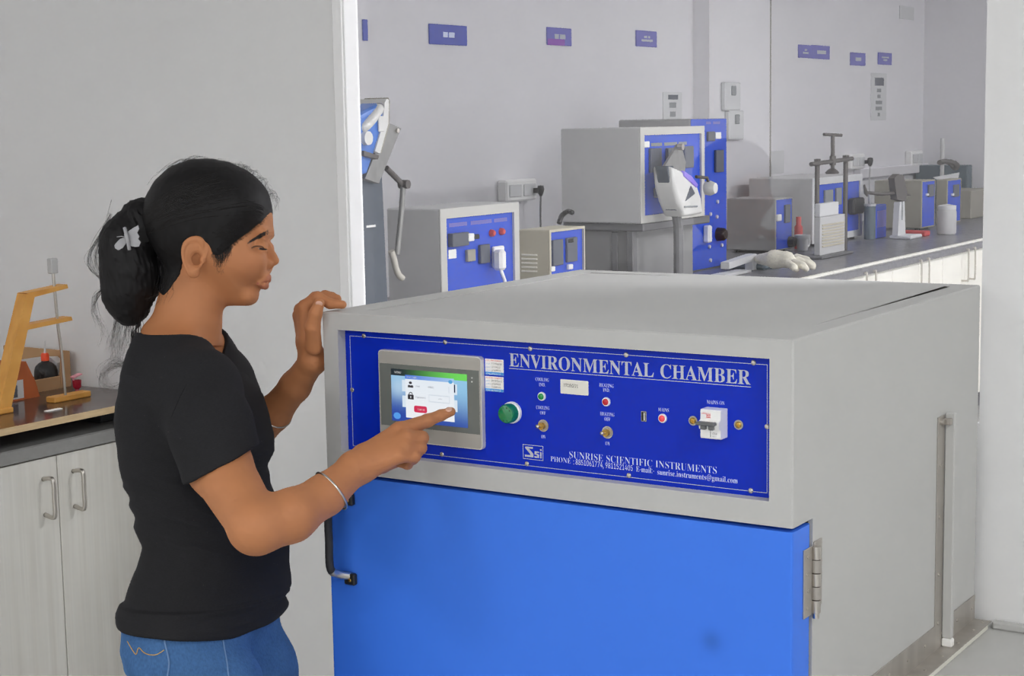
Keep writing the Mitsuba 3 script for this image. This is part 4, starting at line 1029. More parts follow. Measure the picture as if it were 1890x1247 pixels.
add('top_knob', lathe(q - V(0, 0, .01), (0, 0, 1), [(0, 0), (.03, 0), (.036, .06), (.03, .11), (0, .12)], 12), 'machine_dark', k, smooth=40)
# pole with a curved dark arm
k = thing('sample_arm', 'thin pole with a curved dark arm above the far instruments', 'lab instrument')
XA = -1.85
q = Yf(1739, 300, XA)
add('pole', cyl((XA, q[1], ZC), (XA, q[1], Yf(1739, 255, XA)[2]), .014, 10), 'lab_grey', k, smooth=40)
add('arm', tube(spline([Yf(1734, 300, XA + .03), Yf(1745, 298, XA + .03), Yf(1757, 301, XA + .03), Yf(1764, 307, XA + .03)], 6), [.016] * 10 + [.02] * 5 + [.028] * 4, 10), 'machine_dark', k, smooth=40)
add('tray', hull([Yf(*p, XA + x) for p in ((1722, 327), (1771, 318), (1769, 329), (1742, 330), (1728, 331)) for x in (.0, .10)]), 'lab_white', k)
# white can
q = at(1747, 432, 'z', ZC)
zt2 = Yf(1747, 386, q[0])[2]
r_ = .053
k = thing('white_can', 'pale metal can standing before the far blue fronts', 'can')
add('body', lathe((q[0], q[1], ZC), (0, 0, 1), [(0, 0), (r_ * .9, 0), (r_, .01), (r_, zt2 - ZC - .02), (r_ * .93, zt2 - ZC), (0, zt2 - ZC)], 24), 'lab_grey', k, smooth=40)
add('lid', lathe((q[0], q[1], zt2), (0, 0, 1), [(0, 0), (r_ * .96, 0), (r_ * .96, .02), (0, .03)], 24), 'lab_white', k, smooth=40)
q2 = at(1700, 434, 'z', ZC)
single('red_tray', box(q2[0] - .1, q2[0] + .06, q2[1] - .10, q2[1] - .02, ZC, ZC + .03, .006), 'red_plastic', 'low red tray between the spindle stand and the white can', 'tray')
# bracket with a glove over a tray
q = at(1383, 498, 'z', ZC)
k = thing('metal_bracket', 'pale angled metal bracket left of the gloves', 'bracket')
p1, p2 = at(1334, 484, 'x', q[0]), at(1382, 468, 'x', q[0])
add('rail', hull([p + V(x, 0, z) for p in (p1, p2) for x in (-.01, .03) for z in (-.028, 0)]), 'lab_white', k)
add('leg', box(q[0] - .01, q[0] + .03, p2[1] - .02, p2[1] + .02, ZC, p2[2], .003), 'lab_white', k)
add('foot', box(q[0] - .01, q[0] + .06, p1[1] - .1, p2[1] - .1, ZC, ZC + .012, .002), 'lab_white', k)
q = at(1420, 497, 'z', ZC)
single('dark_tray', box(q[0] - .22, q[0] - .0, q[1] - .05, q[1] + .12, ZC, ZC + .03, .01), 'teal_dark', 'dark tray under the white gloves', 'tray')

# ================================================================= the left counter and what stands on it
mat('washed_wood', rough=0.5, tex=lambda p, n, uv: mikit.mix(lin((226, 225, 219)), lin((212, 209, 201)), FBM(p.y * 60, p.x * 60, p.z * 2.2, 4)) * (0.97 + 0.06 * N(p.y * 260, p.z * 6)))
mat('bench_stone', rough=0.35, tex=lambda p, n, uv: mi.Color3f(*lin((142, 142, 140))) * (0.88 + 0.2 * FBM(p.x * 90, p.y * 90, p.z * 90)))
mat('board_black', rough=0.12, spec=0.6, tex=lambda p, n, uv: mi.Color3f(*lin((58, 44, 40))) * (0.8 + 0.4 * FBM(p.x * 8, p.y * 8)))
mat('board_edge', rough=0.6, tex=lambda p, n, uv: mi.Color3f(*lin((204, 178, 138))) * (0.85 + 0.3 * FBM(p.y * 40, p.z * 400)))
mat('pine', rough=0.42, tex=lambda p, n, uv: mikit.mix(lin((224, 168, 84)), lin((196, 132, 52)), FBM(p.x * 70, p.y * 22, p.z * 22)))
mat('cardboard', rough=0.85, tex=lambda p, n, uv: mi.Color3f(*lin((184, 146, 108))) * (0.92 + 0.12 * FBM(p.x * 30, p.y * 30, p.z * 30)))
mat('orange_card', rough=0.6, tex=lambda p, n, uv: mi.Color3f(*lin((176, 92, 48))) * (0.92 + 0.14 * FBM(p.x * 20, p.y * 20, p.z * 20)))
mat('orange_cap', (236, 78, 34), 0.4)
mat('pink_clear', (226, 150, 164), 0.3)
mat('cup_red', (150, 26, 44), 0.25)
XF = -1.125
k = thing('side_counter', 'grey stone counter on pale wood doors behind the person', 'counter')
add('top', box(XL + .001, XF, -3.6, YW - .001, .890, .920, .003), 'bench_stone', k)
add('carcass', box(XL + .002, XF - .03, -3.58, YW - .002, .09, .889), 'gap', k)
add('plinth', box(XL + .06, XF - .07, -3.58, YW - .002, 0, .089), 'stand_grey', k)
ysp = at(118, 1000, 'x', XF)[1]
yw2 = .44
yy, n = ysp - yw2 * 9, 0
while yy < YW:
    y1_ = min(yy + yw2, YW - .002)
    if y1_ - yy > .04:
        d_ = add('door', box(XF - .03, XF - .008, yy + .0012, y1_ - .0012, .10, .886, .0015), 'washed_wood', k)
        left = (n % 2 == 0)
        pa, pb = (at(96, 883, 'x', XF + .02), at(98, 956, 'x', XF + .02)) if left else (at(151, 868, 'x', XF + .02), at(153, 940, 'x', XF + .02))
        oy = (pa[1] - ysp) if left else (pa[1] - ysp)
        hy = (yy + yw2 + oy) if left else (yy + oy)
        za, zb2 = pa[2], pb[2]
        if y1_ - yy > .2:
            add('handle', tube(spline([(XF - .008, hy, za - .004), (XF + .016, hy, za), (XF + .024, hy, za - .008), (XF + .024, hy, (za + zb2) / 2), (XF + .024, hy, zb2 + .008), (XF + .016, hy, zb2), (XF - .008, hy, zb2 + .004)], 5), .0048, 10), 'steel', d_, smooth=True)
    yy += yw2
    n += 1
# glossy board resting on two dark battens
ZB = .975
k = thing('glossy_board', 'dark glossy board with a pale edge raised above the grey counter', 'board')
x0 = at(120, 768, 'z', ZB)[0]
add('panel', box(XL + .03, x0 - .002, -1.2, YW - .004, ZB - .014, ZB, .001), 'board_black', k)
add('edge', box(x0 - .002, x0, -1.2, YW - .004, ZB - .0145, ZB + .0003, .0005), 'board_edge', k)
for y in (-.9, .05, .66):
    add('batten', box(XL + .06, x0 - .1, y, y + .07, .9201, ZB - .0141, .002), 'soft_black', k)
# wooden stand with rod
XS = at(26, 760, 'z', ZB)[0]
P_ = lambda px, py, x=0.0: at(px, py, 'x', XS + x)
k = thing('wooden_stand', 'pine stand with sloping post, two arms and a thin metal rod', 'stand')
yv = lambda pts, t, x=0.0: prism(Polygon([(p[1], p[2]) for p in (P_(*q, x) for q in pts)]), t, side(XS + x - t, 0, 0))
pb = P_(26, 760)
add('post', yv([(-4, 766), (19, 762), (64, 548), (49, 542)], .03), 'pine', k)
add('arm', yv([(49, 541), (124, 524.5), (126, 531.5), (60, 549)], .03), 'pine', k)
add('arm', yv([(48, 600), (132, 584), (134, 591), (49, 609)], .03), 'pine', k)
rod = [P_(98, 503, -.012), P_(103, 560, -.012), P_(108, 610, -.012), P_(113, 645, -.012), P_(118, 700, -.012)]
pr = P_(121, 733, -.012)
add('rod', tube(spline(rod + [pr], 4), .0032, 8), 'steel', k, smooth=True)
a, b = P_(90, 477, -.012), P_(104, 504, -.012)
add('weight', box(a[0] - .008, a[0] + .008, a[1], b[1], b[2], a[2], .002), 'lab_grey', k)
a, b = P_(105, 738, .0), P_(173, 724, .0)
bs = [P_(105, 742), P_(105, 754), P_(173, 744), P_(173, 728)]
zb0 = ZB
add('base_block', box(XS - .036, XS - .006, bs[0][1], bs[2][1], ZB, ZB + .013, .002), 'pine', k)
add('foot', box(XS - .034, XS + .004, P_(-14, 766)[1], P_(24, 763)[1], ZB, ZB + .012, .002), 'pine', k)
# boxes behind it
YBX = YW - .022
XO = at(130, 704, 'y', YBX)[0]
q = lambda px, py, x=XO: at(px, py, 'x', x)
k = thing('cardboard_box', 'open brown cardboard box against the wall behind the wooden stand', 'box')
y0 = q(62, 705)[1] - .05
zt1, t_ = q(95, 696)[2], .004
xb_ = at(6, 645, 'y', YBX)[0]
zt2 = at(70, 642.5, 'y', YBX)[2]
add('front_wall', box(XO - t_, XO, y0, YBX - .03, ZB, zt1, .001), 'cardboard', k)
add('back_wall', box(xb_, XO - .001, YBX, YBX + t_, ZB, zt2, .001), 'cardboard', k)
add('corner_flap', hull([(x, y, z) for x in (XO - t_, XO) for y, z in ((YBX - .03, ZB), (YBX, ZB), (YBX, zt2), (YBX - .022, zt2 - .004), (YBX - .03, zt1))]), 'cardboard', k)
add('side_wall', box(xb_, XO, y0, y0 + t_, ZB, zt1, .001), 'cardboard', k)
add('bottom', box(xb_, XO, y0, YBX, ZB, ZB + t_), 'cardboard', k)
k = thing('white_packet', 'crumpled white packet lying inside the cardboard box', 'packet')
wp = lambda px, py: at(px, py, 'y', YBX - .012)
pts = [wp(*p) for p in ((36, 664), (66, 659), (100, 658), (112, 668), (116, 690), (40, 696))]
add('body', hull([p + V(0, d_, 0) for p in pts for d_ in (-.012, .010)]), 'lab_white', k)
XQ = XO + .05
k = thing('orange_carton', 'orange-brown carton with a white label at the left edge of the board', 'box')
y1 = q(72, 700, XQ)[1]
z1 = q(40, 668, XQ)[2]
add('body', hull([(x, y, z) for x in (XQ - .07, XQ) for y, z in ((y1 - .26, ZB), (y1, ZB), (y1 - .26, z1), (y1 - .035, z1), (y1 - .01, ZB + .035))]), 'orange_card', k)
add('label', box(XQ, XQ + .0012, q(2, 700, XQ)[1] - .02, q(42, 700, XQ)[1], ZB + .004, q(30, 702, XQ)[2], 0), 'lab_white', k)
add('label_patch', box(XQ + .0012, XQ + .002, q(14, 700, XQ)[1], q(30, 700, XQ)[1], ZB + .008, ZB + .035, 0), 'meter', k)
XK = XO - .032
c_ = q(84, 676, XK)
k = thing('ink_bottle', 'round black bottle with orange cap in the cardboard box', 'bottle')
rr = .022
add('body', lathe((c_[0], c_[1], ZB + t_ + .0005), (0, 0, 1), [(0, 0), (.017, 0), (.0245, .010), (.0270, .024), (.0270, .036), (.0235, .048), (.015, .056), (.009, .059), (.008, c_[2] - ZB + .012), (0, c_[2] - ZB + .012)], 28), 'black', k, smooth=40)
add('cap', lathe((c_[0], c_[1], c_[2] + .014), (0, 0, 1), [(0, 0), (.0095, 0), (.0095, .014), (.007, .018), (0, .018)], 18), 'orange_cap', k, smooth=40)
add('nozzle', tube([(c_[0], c_[1], c_[2] + .03), (c_[0], c_[1] + .002, c_[2] + .06)], [.003, .0012], 8), 'lab_white', k)
XR = at(143, 726, 'z', ZB)[0]
q3 = at(143, 726, 'x', XR)
k = thing('red_cup', 'small dark red measuring cup with pink lid beside the pine block', 'cup')
h_ = at(143, 701, 'x', XR)[2] - ZB
add('foot', lathe((q3[0], q3[1], ZB), (0, 0, 1), [(0, 0), (.008, 0), (.0085, .002), (.005, .006), (.0045, h_ * .35), (0, h_ * .35)], 18), 'cup_red', k, smooth=40)
add('bowl', lathe((q3[0], q3[1], ZB + h_ * .33), (0, 0, 1), [(0, 0), (.006, .001), (.0095, .006), (.0105, h_ * .67), (.0088, h_ * .67), (.007, .006), (0, .004)], 20), 'cup_red', k, smooth=40)
zl = at(140, 692, 'x', XR)[2]
add('lid', hull([(q3[0] + x, q3[1] + y, z) for x in (-.006, .008) for y, z in ((-.014, zl - .002), (.010, zl + .003), (-.014, zl - .005), (.010, zl + .0))]), 'pink_clear', k)
add('lid_strip', tube([(q3[0] - .004, q3[1] - .006, ZB + h_ * .9), (q3[0] - .004, q3[1] - .008, zl - .003)], .002, 6), 'pink_clear', k)
q4 = at(101, 757, 'z', ZB)
single('white_strip', box(q4[0] - .010, q4[0] + .004, q4[1] - .022, q4[1] + .02, ZB, ZB + .002, .0005), 'white_paper', 'thin white strip lying on the dark board', 'paper')  # thin pale strip flat on the board

# ================================================================= organic surfaces: distance fields meshed by surface nets
def smin(a, b, k):
    h = np.clip(0.5 + 0.5 * (b - a) / k, 0, 1)
    return b + (a - b) * h - k * h * (1 - h)


def smax(a, b, k):
    return -smin(-a, -b, k)


def cone(p, a, b, ra, rb):
    ba = b - a
    h = np.clip(((p - a) @ ba) / (ba @ ba + 1e-12), 0, 1)
    return np.linalg.norm(p - a - h[:, None] * ba, axis=1) - (ra + (rb - ra) * h)


def chain(p, pts, k):
    """pts: list of (point, radius)."""
    d = None
    for (a, ra), (b, rb) in zip(pts[:-1], pts[1:]):
        e = cone(p, a, b, ra, rb)
        d = e if d is None else smin(d, e, k)
    return d


def ellipsoid(p, c, r):
    q = (p - c) / r
    k0 = np.linalg.norm(q, axis=1)
    k1 = np.linalg.norm(q / r, axis=1)
    return k0 * (k0 - 1) / np.maximum(k1, 1e-9)


def surface(fn, lo, hi, h, B=8):
    """Mesh of fn = 0 (negative inside) on a lattice of pitch h, worked only in the blocks near the surface."""
    lo = np.asarray(lo, float)
    nb = np.ceil((np.asarray(hi, float) - lo) / (h * B)).astype(int)
    bi = np.stack(np.meshgrid(*[np.arange(n) for n in nb], indexing='ij'), -1).reshape(-1, 3)
    d = fn(lo + (bi + .5) * h * B)
    bi = bi[np.abs(d) < h * B * 1.25]
    r = np.arange(B + 1)
    off = np.stack(np.meshgrid(r, r, r, indexing='ij'), -1).reshape(-1, 3)
    dims = nb * B + 2
    key = lambda c: (c[..., 0] * dims[1] + c[..., 1]) * dims[2] + c[..., 2]
    ids, verts, quads = [], [], []
    M = B + 1
    for s0 in range(0, len(bi), 800):
        b = bi[s0:s0 + 800]
        g = (b[:, None] * B + off[None]).reshape(-1, 3)
        val = fn(lo + g * h).reshape(-1, M, M, M)
        g = g.reshape(-1, M, M, M, 3)
        c8 = [val[:, i:M - 1 + i, j:M - 1 + j, k:M - 1 + k] for i in (0, 1) for j in (0, 1) for k in (0, 1)]
        neg = np.stack([c < 0 for c in c8], 0)
        act = neg.any(0) & ~neg.all(0)
        C = np.stack([c[act] for c in c8], 1)
        base = g[:, :B, :B, :B][act]
        pos, cnt = np.zeros((len(C), 3)), np.zeros(len(C))
        cor = np.array([(i, j, k) for i in (0, 1) for j in (0, 1) for k in (0, 1)], float)
        for i in range(8):
            for j in range(i + 1, 8):
                if np.abs(cor[i] - cor[j]).sum() == 1:
                    x = (C[:, i] < 0) != (C[:, j] < 0)
                    t = np.where(x, C[:, i] / np.where(x, C[:, i] - C[:, j], 1), 0)
                    pos += np.where(x[:, None], cor[i] + t[:, None] * (cor[j] - cor[i]), 0)
                    cnt += x
        ids.append(key(base))
        verts.append(lo + (base + pos / cnt[:, None]) * h)
        for ax in range(3):
            sl = [slice(0, B)] * 3
            s2 = list(sl)
            s2[ax] = slice(1, B + 1)
            A, Bv = val[(slice(None), *sl)], val[(slice(None), *s2)]
            x = (A < 0) != (Bv < 0)
            gg = g[:, :B, :B, :B][x]
            sg = A[x] < 0
            u, v = [k for k in range(3) if k != ax]
            eu, ev = np.eye(3, dtype=int)[u], np.eye(3, dtype=int)[v]
            q = np.stack([key(gg), key(gg - eu), key(gg - eu - ev), key(gg - ev)], 1)
            flip = sg if ax != 1 else ~sg
            q = np.where(flip[:, None], q, q[:, ::-1])
            quads.append(q)
    ids, verts, quads = np.concatenate(ids), np.concatenate(verts), np.concatenate(quads)
    order = np.argsort(ids)
    ids, verts = ids[order], verts[order]
    ids, first = np.unique(ids, return_index=True)
    verts = verts[first]
    qi = np.searchsorted(ids, quads)
    ok = (qi < len(ids)).all(1)
    qi, quads = qi[ok], quads[ok]
    ok = (ids[qi] == quads).all(1)
    qi = qi[ok]
    f = np.vstack([qi[:, [0, 1, 2]], qi[:, [0, 2, 3]]])
    m = trimesh.Trimesh(verts, f, process=False)
    if m.volume < 0:
        m.invert()
    return m


# ---- the person's own frame: f to the way she faces, n to her right (nearer) side, u up
D0 = 2.5
FD = RT - UP * 0
LM = np.eye(4)
LM[:3, 0], LM[:3, 1], LM[:3, 2] = RT, -FW, UP
LM[:3, 3] = CAM + FW * D0


def L(px, py, D=D0, n=None):
    D = D if n is None else D0 - n
    return V((px - 945) * D / F_PX, D0 - D, (623.5 - py) * D / F_PX)


S_ = D0 / F_PX                               # metres per pixel in her middle plane
to_world = lambda m: put(m, LM)


def field2d(poly, blur):
    """Signed distance (metres, negative inside) to an outline in (f, u), as a smooth lookup."""
    q = np.array([L(p[0], p[1], n=p[2] if len(p) > 2 else 0.0)[[0, 2]] for p in poly])
    lo, hi, h = q.min(0) - .06, q.max(0) + .06, .001
    nx, ny = ((hi - lo) / h).astype(int)
    gx, gy = np.meshgrid(lo[0] + np.arange(nx) * h, lo[1] + np.arange(ny) * h, indexing='ij')
    inside = np.zeros(gx.shape, bool)
    for (x0, y0), (x1, y1) in zip(q, np.roll(q, -1, 0)):
        c = (y0 > gy) != (y1 > gy)
        inside ^= c & (gx < (x1 - x0) * (gy - y0) / (y1 - y0 + 1e-15) + x0)
    d = (ndimage.distance_transform_edt(~inside) - ndimage.distance_transform_edt(inside)) * h
    d = ndimage.gaussian_filter(d, blur)

    def look(f, u):
        return ndimage.map_coordinates(d, [(f - lo[0]) / h, (u - lo[1]) / h], order=1, mode='nearest')
    return look


skull = field2d([(499, 380), (502.5, 400), (502.5, 416), (498, 428), (493.5, 440), (493.5, 460), (493.5, 480), (494, 498), (494, 512), (487, 529), (475.5, 537), (472.5, 547), (466, 556), (457, 561), (440, 564.5), (425, 563.5), (412, 559),
                 (392, 552), (368, 540), (345, 522), (322, 500), (298, 470), (279, 440), (270, 405), (275, 370), (292, 338), (320, 313), (355, 300), (390, 299), (425, 306), (455, 319), (480, 340), (493, 360)], 2.5)
HR = .060
_wy = np.array([280, 340, 400, 440, 480, 515, 540, 556, 580])
_ww = np.array([.062, .070, .0745, .0735, .069, .0585, .049, .040, .034])


_gy = np.arange(280, 581.0)
_gw = ndimage.gaussian_filter1d(np.interp(_gy, _wy, _ww), 14, mode='nearest')
_gr = ndimage.gaussian_filter1d(np.interp(_gy, [465, 515], [HR, .076]), 14, mode='nearest')


def head_base(p, grow=0.0):
    di = -skull(p[:, 0], p[:, 2])
    py = 623.5 - p[:, 2] / S_
    A = np.interp(py, _gy, _gw)
    R = np.interp(py, _gy, _gr)
    x = np.maximum(R - di, 0)
    y = np.abs(p[:, 1]) * R / A
    return (np.sqrt(x * x + y * y) - R) * .93 - grow


px_ = lambda v: v * S_
NB, FB = 1, -1


def mirror(p):
    q = p.copy()
    q[:, 1] = np.abs(q[:, 1])
    return q


EYE_C = L(478.5, 455.5, n=.0300)
EYE_R = .0120


def eye_slit(q):
    w = 1 - np.clip((q[:, 0] - .0035) / .0090, -1, 1) ** 2
    return np.maximum(np.abs(q[:, 2] + .0034 + .06 * q[:, 0]) - .0019 * w, .003 - q[:, 0] * .6 - q[:, 1])


def head(p):
    d = head_base(p)
    m = mirror(p)
    # cheek, brow and jaw volumes
    d = smin(d, ellipsoid(m, L(459, 482, n=.040), V(.022, .016, .017)), .03)
    d = smin(d, cone(m, L(494, 428, n=.006), L(486, 430, n=.036), .0062, .0055), .012)
    d = smin(d, ellipsoid(m, L(457, 546, n=.010), V(.012, .016, .012)), .012)
    # eye sockets and lids
    d = smax(d, -ellipsoid(m, EYE_C + V(.011, .0195, .0040), V(.015, .0125, .0085)), .016)
    lid = np.linalg.norm(m - EYE_C, axis=1) - EYE_R - .0014
    q = m - EYE_C
    d = smin(d, smax(lid, -eye_slit(q), .0012), .004)
    # nose
    nose = cone(m, L(488, 440), L(506.5, 480.5), px_(6), px_(8.6))
    nose = smin(nose, np.linalg.norm(m - L(494.5, 486, n=.0098), axis=1) - px_(8.4), .005)
    nose = smin(nose, np.linalg.norm(m - L(500.5, 489), axis=1) - px_(5.0), .004)
    d = smin(d, nose, .0065)
    d = smax(d, -ellipsoid(m, L(500.5, 494, n=.0058), V(.0042, .0026, .0034)), .002)
    # lips
    d = smin(d, lip_up(m), .0045)
    d = smin(d, lip_low(m), .0038)
    d = smax(d, -chain(m, [(L(499, 518.8), .0009), (L(491, 520.0, n=.0135), .0008), (L(482, 522.2, n=.0230), .0004)], .001), .0014)
    d = smax(d, -ellipsoid(m, L(473.5, 523.3, n=.031), V(.004, .004, .0018)), .003)
    # ear
    d = smin(d, ear(p), .004)
    return d


def lip_up(m):
    return chain(m, [(L(494.5, 511), px_(6.2)), (L(489, 515, n=.0125), px_(6.0)), (L(475.5, 522.8, n=.0278), px_(1.7))], .003)


def lip_low(m):
    return chain(m, [(L(489.6, 525.4), px_(6.4)), (L(485, 526.8, n=.012), px_(5.8)), (L(475.5, 523.8, n=.0272), px_(1.4))], .003)


EAR_C = L(358.5, 472, n=.0745)
_et = math.radians(-9)


def ear(p):
    out = None
    m = mirror(p) - EAR_C
    # tilt in side view, flare away from the head towards the back
    x = m[:, 0] * math.cos(_et) + m[:, 2] * math.sin(_et)
    z = -m[:, 0] * math.sin(_et) + m[:, 2] * math.cos(_et)
    y = m[:, 1] + x * .34
    wid = .0168 * np.clip(1 + z / .09, .62, 1.2)
    r = np.sqrt((x / wid) ** 2 + (z / .0275) ** 2)
    disc = np.maximum((r - 1) * .016, np.abs(y) - .0028)
    rim = np.sqrt(((r - .88) * .018) ** 2 + (y - .0022) ** 2) - .0030
    rim = np.where(x > .010, rim + (x - .010) * .8, rim)
    inner = np.sqrt(((np.sqrt(((x + .001) / (wid * .55)) ** 2 + ((z + .001) / .0165) ** 2) - 1) * .010) ** 2 + (y - .0008) ** 2) - .0022
    inner = np.where(x > .004, inner + (x - .004), inner)
    d = smin(smin(disc, rim, .002), inner, .002)
    con = np.sqrt(((x - .004) / .0085) ** 2 + ((z + .004) / .0105) ** 2 + ((y - .003) / .006) ** 2)
    d = smax(d, -(con - 1) * .006, .004)
    tragus = np.linalg.norm(np.stack([x - .0130, y + .001, z + .004], 1), axis=1) - .0042
    lobe = np.linalg.norm(np.stack([x - .0030, y - .0, z + .0245], 1) / V(1, .55, 1), axis=1) - .0078
    return smin(smin(d, tragus, .003), lobe, .004)


def neck(p):
    q = p * V(1, 1.08, 1)
    d = cone(q, L(366, 495) * V(1, 1.08, 1), L(338, 622) * V(1, 1.08, 1), px_(57), px_(64))
    return d


# ---- torso by sections (rows of the photograph: back edge, front edge, half width across)
PHI = math.radians(17)
SEC = np.array([
    (596.0, 255.0, 398.0, 0.05),
    (620.0, 272.7, 382.7, 0.074),
    (650.0, 275.8, 385.8, 0.112),
    (690.0, 283.0, 402.0, 0.146),
    (730.0, 268.9, 442.7, 0.155),
    (770.0, 250.6, 462.7, 0.15),
    (808.0, 250.0, 474.3, 0.145),
    (835.0, 252.2, 477.2, 0.141),
    (866.0, 262.2, 461.5, 0.137),
    (889.0, 261.0, 470.3, 0.134),
    (914.0, 280.7, 475.1, 0.131),
    (937.0, 284.5, 483.9, 0.13),
    (962.0, 278.8, 484.0, 0.129),
    (1000.0, 296.0, 505.6, 0.131),
    (1045.0, 280.7, 506.7, 0.139),
    (1090.0, 268.2, 508.9, 0.15),
    (1114.0, 264.0, 486.0, 0.158),
    (1131.0, 268.0, 492.0, 0.163),
    (1152.0, 273.0, 478.0, 0.167),
    (1178.0, 275.0, 466.0, 0.169),
    (1209.0, 284.0, 456.0, 0.168),
    (1250.0, 314.0, 470.0, 0.160)])
SU = np.array([L(0, r[0])[2] for r in SEC])
SC = np.array([(L(r[1], r[0])[0] + L(r[2], r[0])[0]) / 2 for r in SEC])
SA = (SEC[:, 2] - SEC[:, 1]) / 2 * S_
SBW = SEC[:, 3]


def torso(p, grow=0.0):
    u = p[:, 2]
    o = np.argsort(SU)
    c, a, b = np.interp(u, SU[o], SC[o]), np.interp(u, SU[o], SA[o]) + grow, np.interp(u, SU[o], SBW[o]) + grow
    x, n = p[:, 0] - c, p[:, 1]
    f2, l2 = x * math.cos(PHI) + n * math.sin(PHI), -x * math.sin(PHI) + n * math.cos(PHI)
    k = ((np.abs(f2) / a) ** 2.3 + (np.abs(l2) / b) ** 2.3) ** (1 / 2.3)
    d = (k - 1) * np.minimum(a, b) * .95
    d = smax(d, u - L(0, 597)[2] - grow, .03)
    return smax(d, L(0, 1236)[2] - u, .02)


SHN, SHF = L(368, 716, 2.372), L(398, 692, 2.635)
NBASE = L(338, 640)


def shoulders(p, g=0.0):
    d = chain(p, [(NBASE + V(0, .040, -.012), px_(38) + g), ((NBASE + SHN) / 2 + V(0, .012, -.004), px_(44) + g), (SHN, px_(55) + g)], .02)
    e = chain(p, [(NBASE + V(.01, -.045, 0), px_(44) + g), ((NBASE + SHF) / 2 + V(0, -.012, .012), px_(44) + g), (SHF, px_(45) + g)], .02)
    return smin(d, e, .03)


pr = lambda px, py, D, r: (L(px, py, D), r * D / F_PX)
R_UP = [pr(368, 722, 2.370, 58), pr(404, 858, 2.300, 58), pr(470, 968, 2.215, 49)]
R_FORE = [pr(474, 974, 2.210, 50), pr(537, 951, 2.240, 47.5), pr(600, 913, 2.284, 37), pr(655, 864, 2.325, 30)]
L_UP = [pr(400, 702, 2.640, 44), pr(450, 788, 2.690, 41), pr(457, 812, 2.695, 37)]
L_FORE = [pr(458, 812, 2.695, 37), pr(505, 762, 2.655, 31), pr(545, 712, 2.612, 27), pr(578, 664, 2.572, 24)]


def r_hand(p):
    w = pr(655, 864, 2.325, 29)
    k = .006
    d = None
    mcp = [pr(737, 795, 2.372, 16), pr(750, 808, 2.358, 15.5), pr(748, 826, 2.347, 14.5), pr(737, 841, 2.338, 13)]
    ws = [pr(672, 842, 2.338, 22), pr(676, 850, 2.333, 23), pr(676, 858, 2.330, 22), pr(672, 866, 2.328, 21)]
    for a, b in zip(ws, mcp):
        e = smin(cone(p, w[0], a[0], w[1], a[1]), cone(p, a[0], b[0], a[1], b[1]), .008)
        d = e if d is None else smin(d, e, .008)
    fingers = [
        [mcp[0], pr(789, 776, 2.396, 12.2), pr(814, 766, 2.407, 10.2), pr(832.5, 759.5, 2.4125, 8.4)],
        [mcp[1], pr(778, 808, 2.372, 13.0), pr(766, 830, 2.402, 11.0), pr(748, 832, 2.404, 9.6)],
        [mcp[2], pr(775, 826, 2.361, 12.6), pr(762, 846, 2.388, 10.6), pr(746, 846, 2.392, 9.4)],
        [mcp[3], pr(765, 842, 2.350, 11.2), pr(752, 856, 2.374, 9.6), pr(738, 854, 2.380, 8.4)],
        [pr(676, 866, 2.345, 20), pr(706, 858, 2.382, 14.5), pr(738, 848, 2.408, 11.5), pr(758, 838, 2.414, 9.5)]]
    for i, fg in enumerate(fingers):
        d = smin(d, chain(p, fg, .0035), .0045 if i else .006)
    return d


def l_hand(p):
    w = pr(578, 664, 2.572, 23)
    mcp = [pr(563, 566, 2.545, 13), pr(556, 572, 2.566, 13), pr(553, 582, 2.586, 12.5), pr(556, 596, 2.604, 11.5)]
    ws = [pr(570, 626, 2.552, 17), pr(566, 628, 2.566, 17), pr(564, 632, 2.580, 16), pr(566, 636, 2.592, 15)]
    d = None
    for a, b in zip(ws, mcp):
        e = smin(cone(p, w[0], a[0], w[1], a[1]), cone(p, a[0], b[0], a[1], b[1]), .008)
        d = e if d is None else smin(d, e, .008)
    fingers = [
        [mcp[0], pr(586, 548.5, 2.535, 10.5), pr(609, 560, 2.530, 9.4), pr(632, 562, 2.524, 7.6)],
        [mcp[1], pr(582, 549, 2.560, 10.5), pr(606, 549, 2.562, 9.6), pr(622, 551, 2.562, 8)],
        [mcp[2], pr(578, 553, 2.582, 10), pr(600, 545, 2.594, 9), pr(614, 546.5, 2.598, 7.8)],
        [mcp[3], pr(576, 566, 2.604, 9), pr(594, 553, 2.618, 8.2), pr(606, 546.5, 2.625, 7)],
        [pr(579, 640, 2.540, 15.5), pr(577, 604, 2.520, 14), pr(582.5, 578, 2.512, 12), pr(589.5, 559, 2.510, 9.5)]]
    for i, fg in enumerate(fingers):
        d = smin(d, chain(p, fg, .0035), .0035)
    return d


def arms(p):
    r = smin(chain(p, R_UP, .015), chain(p, R_FORE, .012), .014)
    r = smin(r, r_hand(p), .006)
    l = smin(chain(p, L_UP, .015), chain(p, L_FORE, .012), .014)
    l = smin(l, l_hand(p), .006)
    return np.minimum(r, l)


def trunk(p, g=0.0):
    return smin(torso(p, g), shoulders(p, g), .035)


def near(p, fn, box_lo, box_hi, *a):
    """fn where p is inside the box, a large number elsewhere."""
    out = np.full(len(p), .2)
    i = ((p > box_lo) & (p < box_hi)).all(1)
    if i.any():
        out[i] = fn(p[i], *a)
    return out


def bounds(pts, pad=.05):
    q = np.array([a for a, r in pts])
    return q.min(0) - pad - .05, q.max(0) + pad + .05


HLO, HHI = L(255, 640) - V(0, .12, 0), L(530, 280) + V(0, .12, 0)
ALO = np.minimum(bounds(R_UP + R_FORE)[0], bounds(L_UP + L_FORE)[0]) - .03
AHI = np.maximum(np.maximum(bounds(R_UP + R_FORE)[1], bounds(L_UP + L_FORE)[1]), L(860, 700, 2.39)) + .03


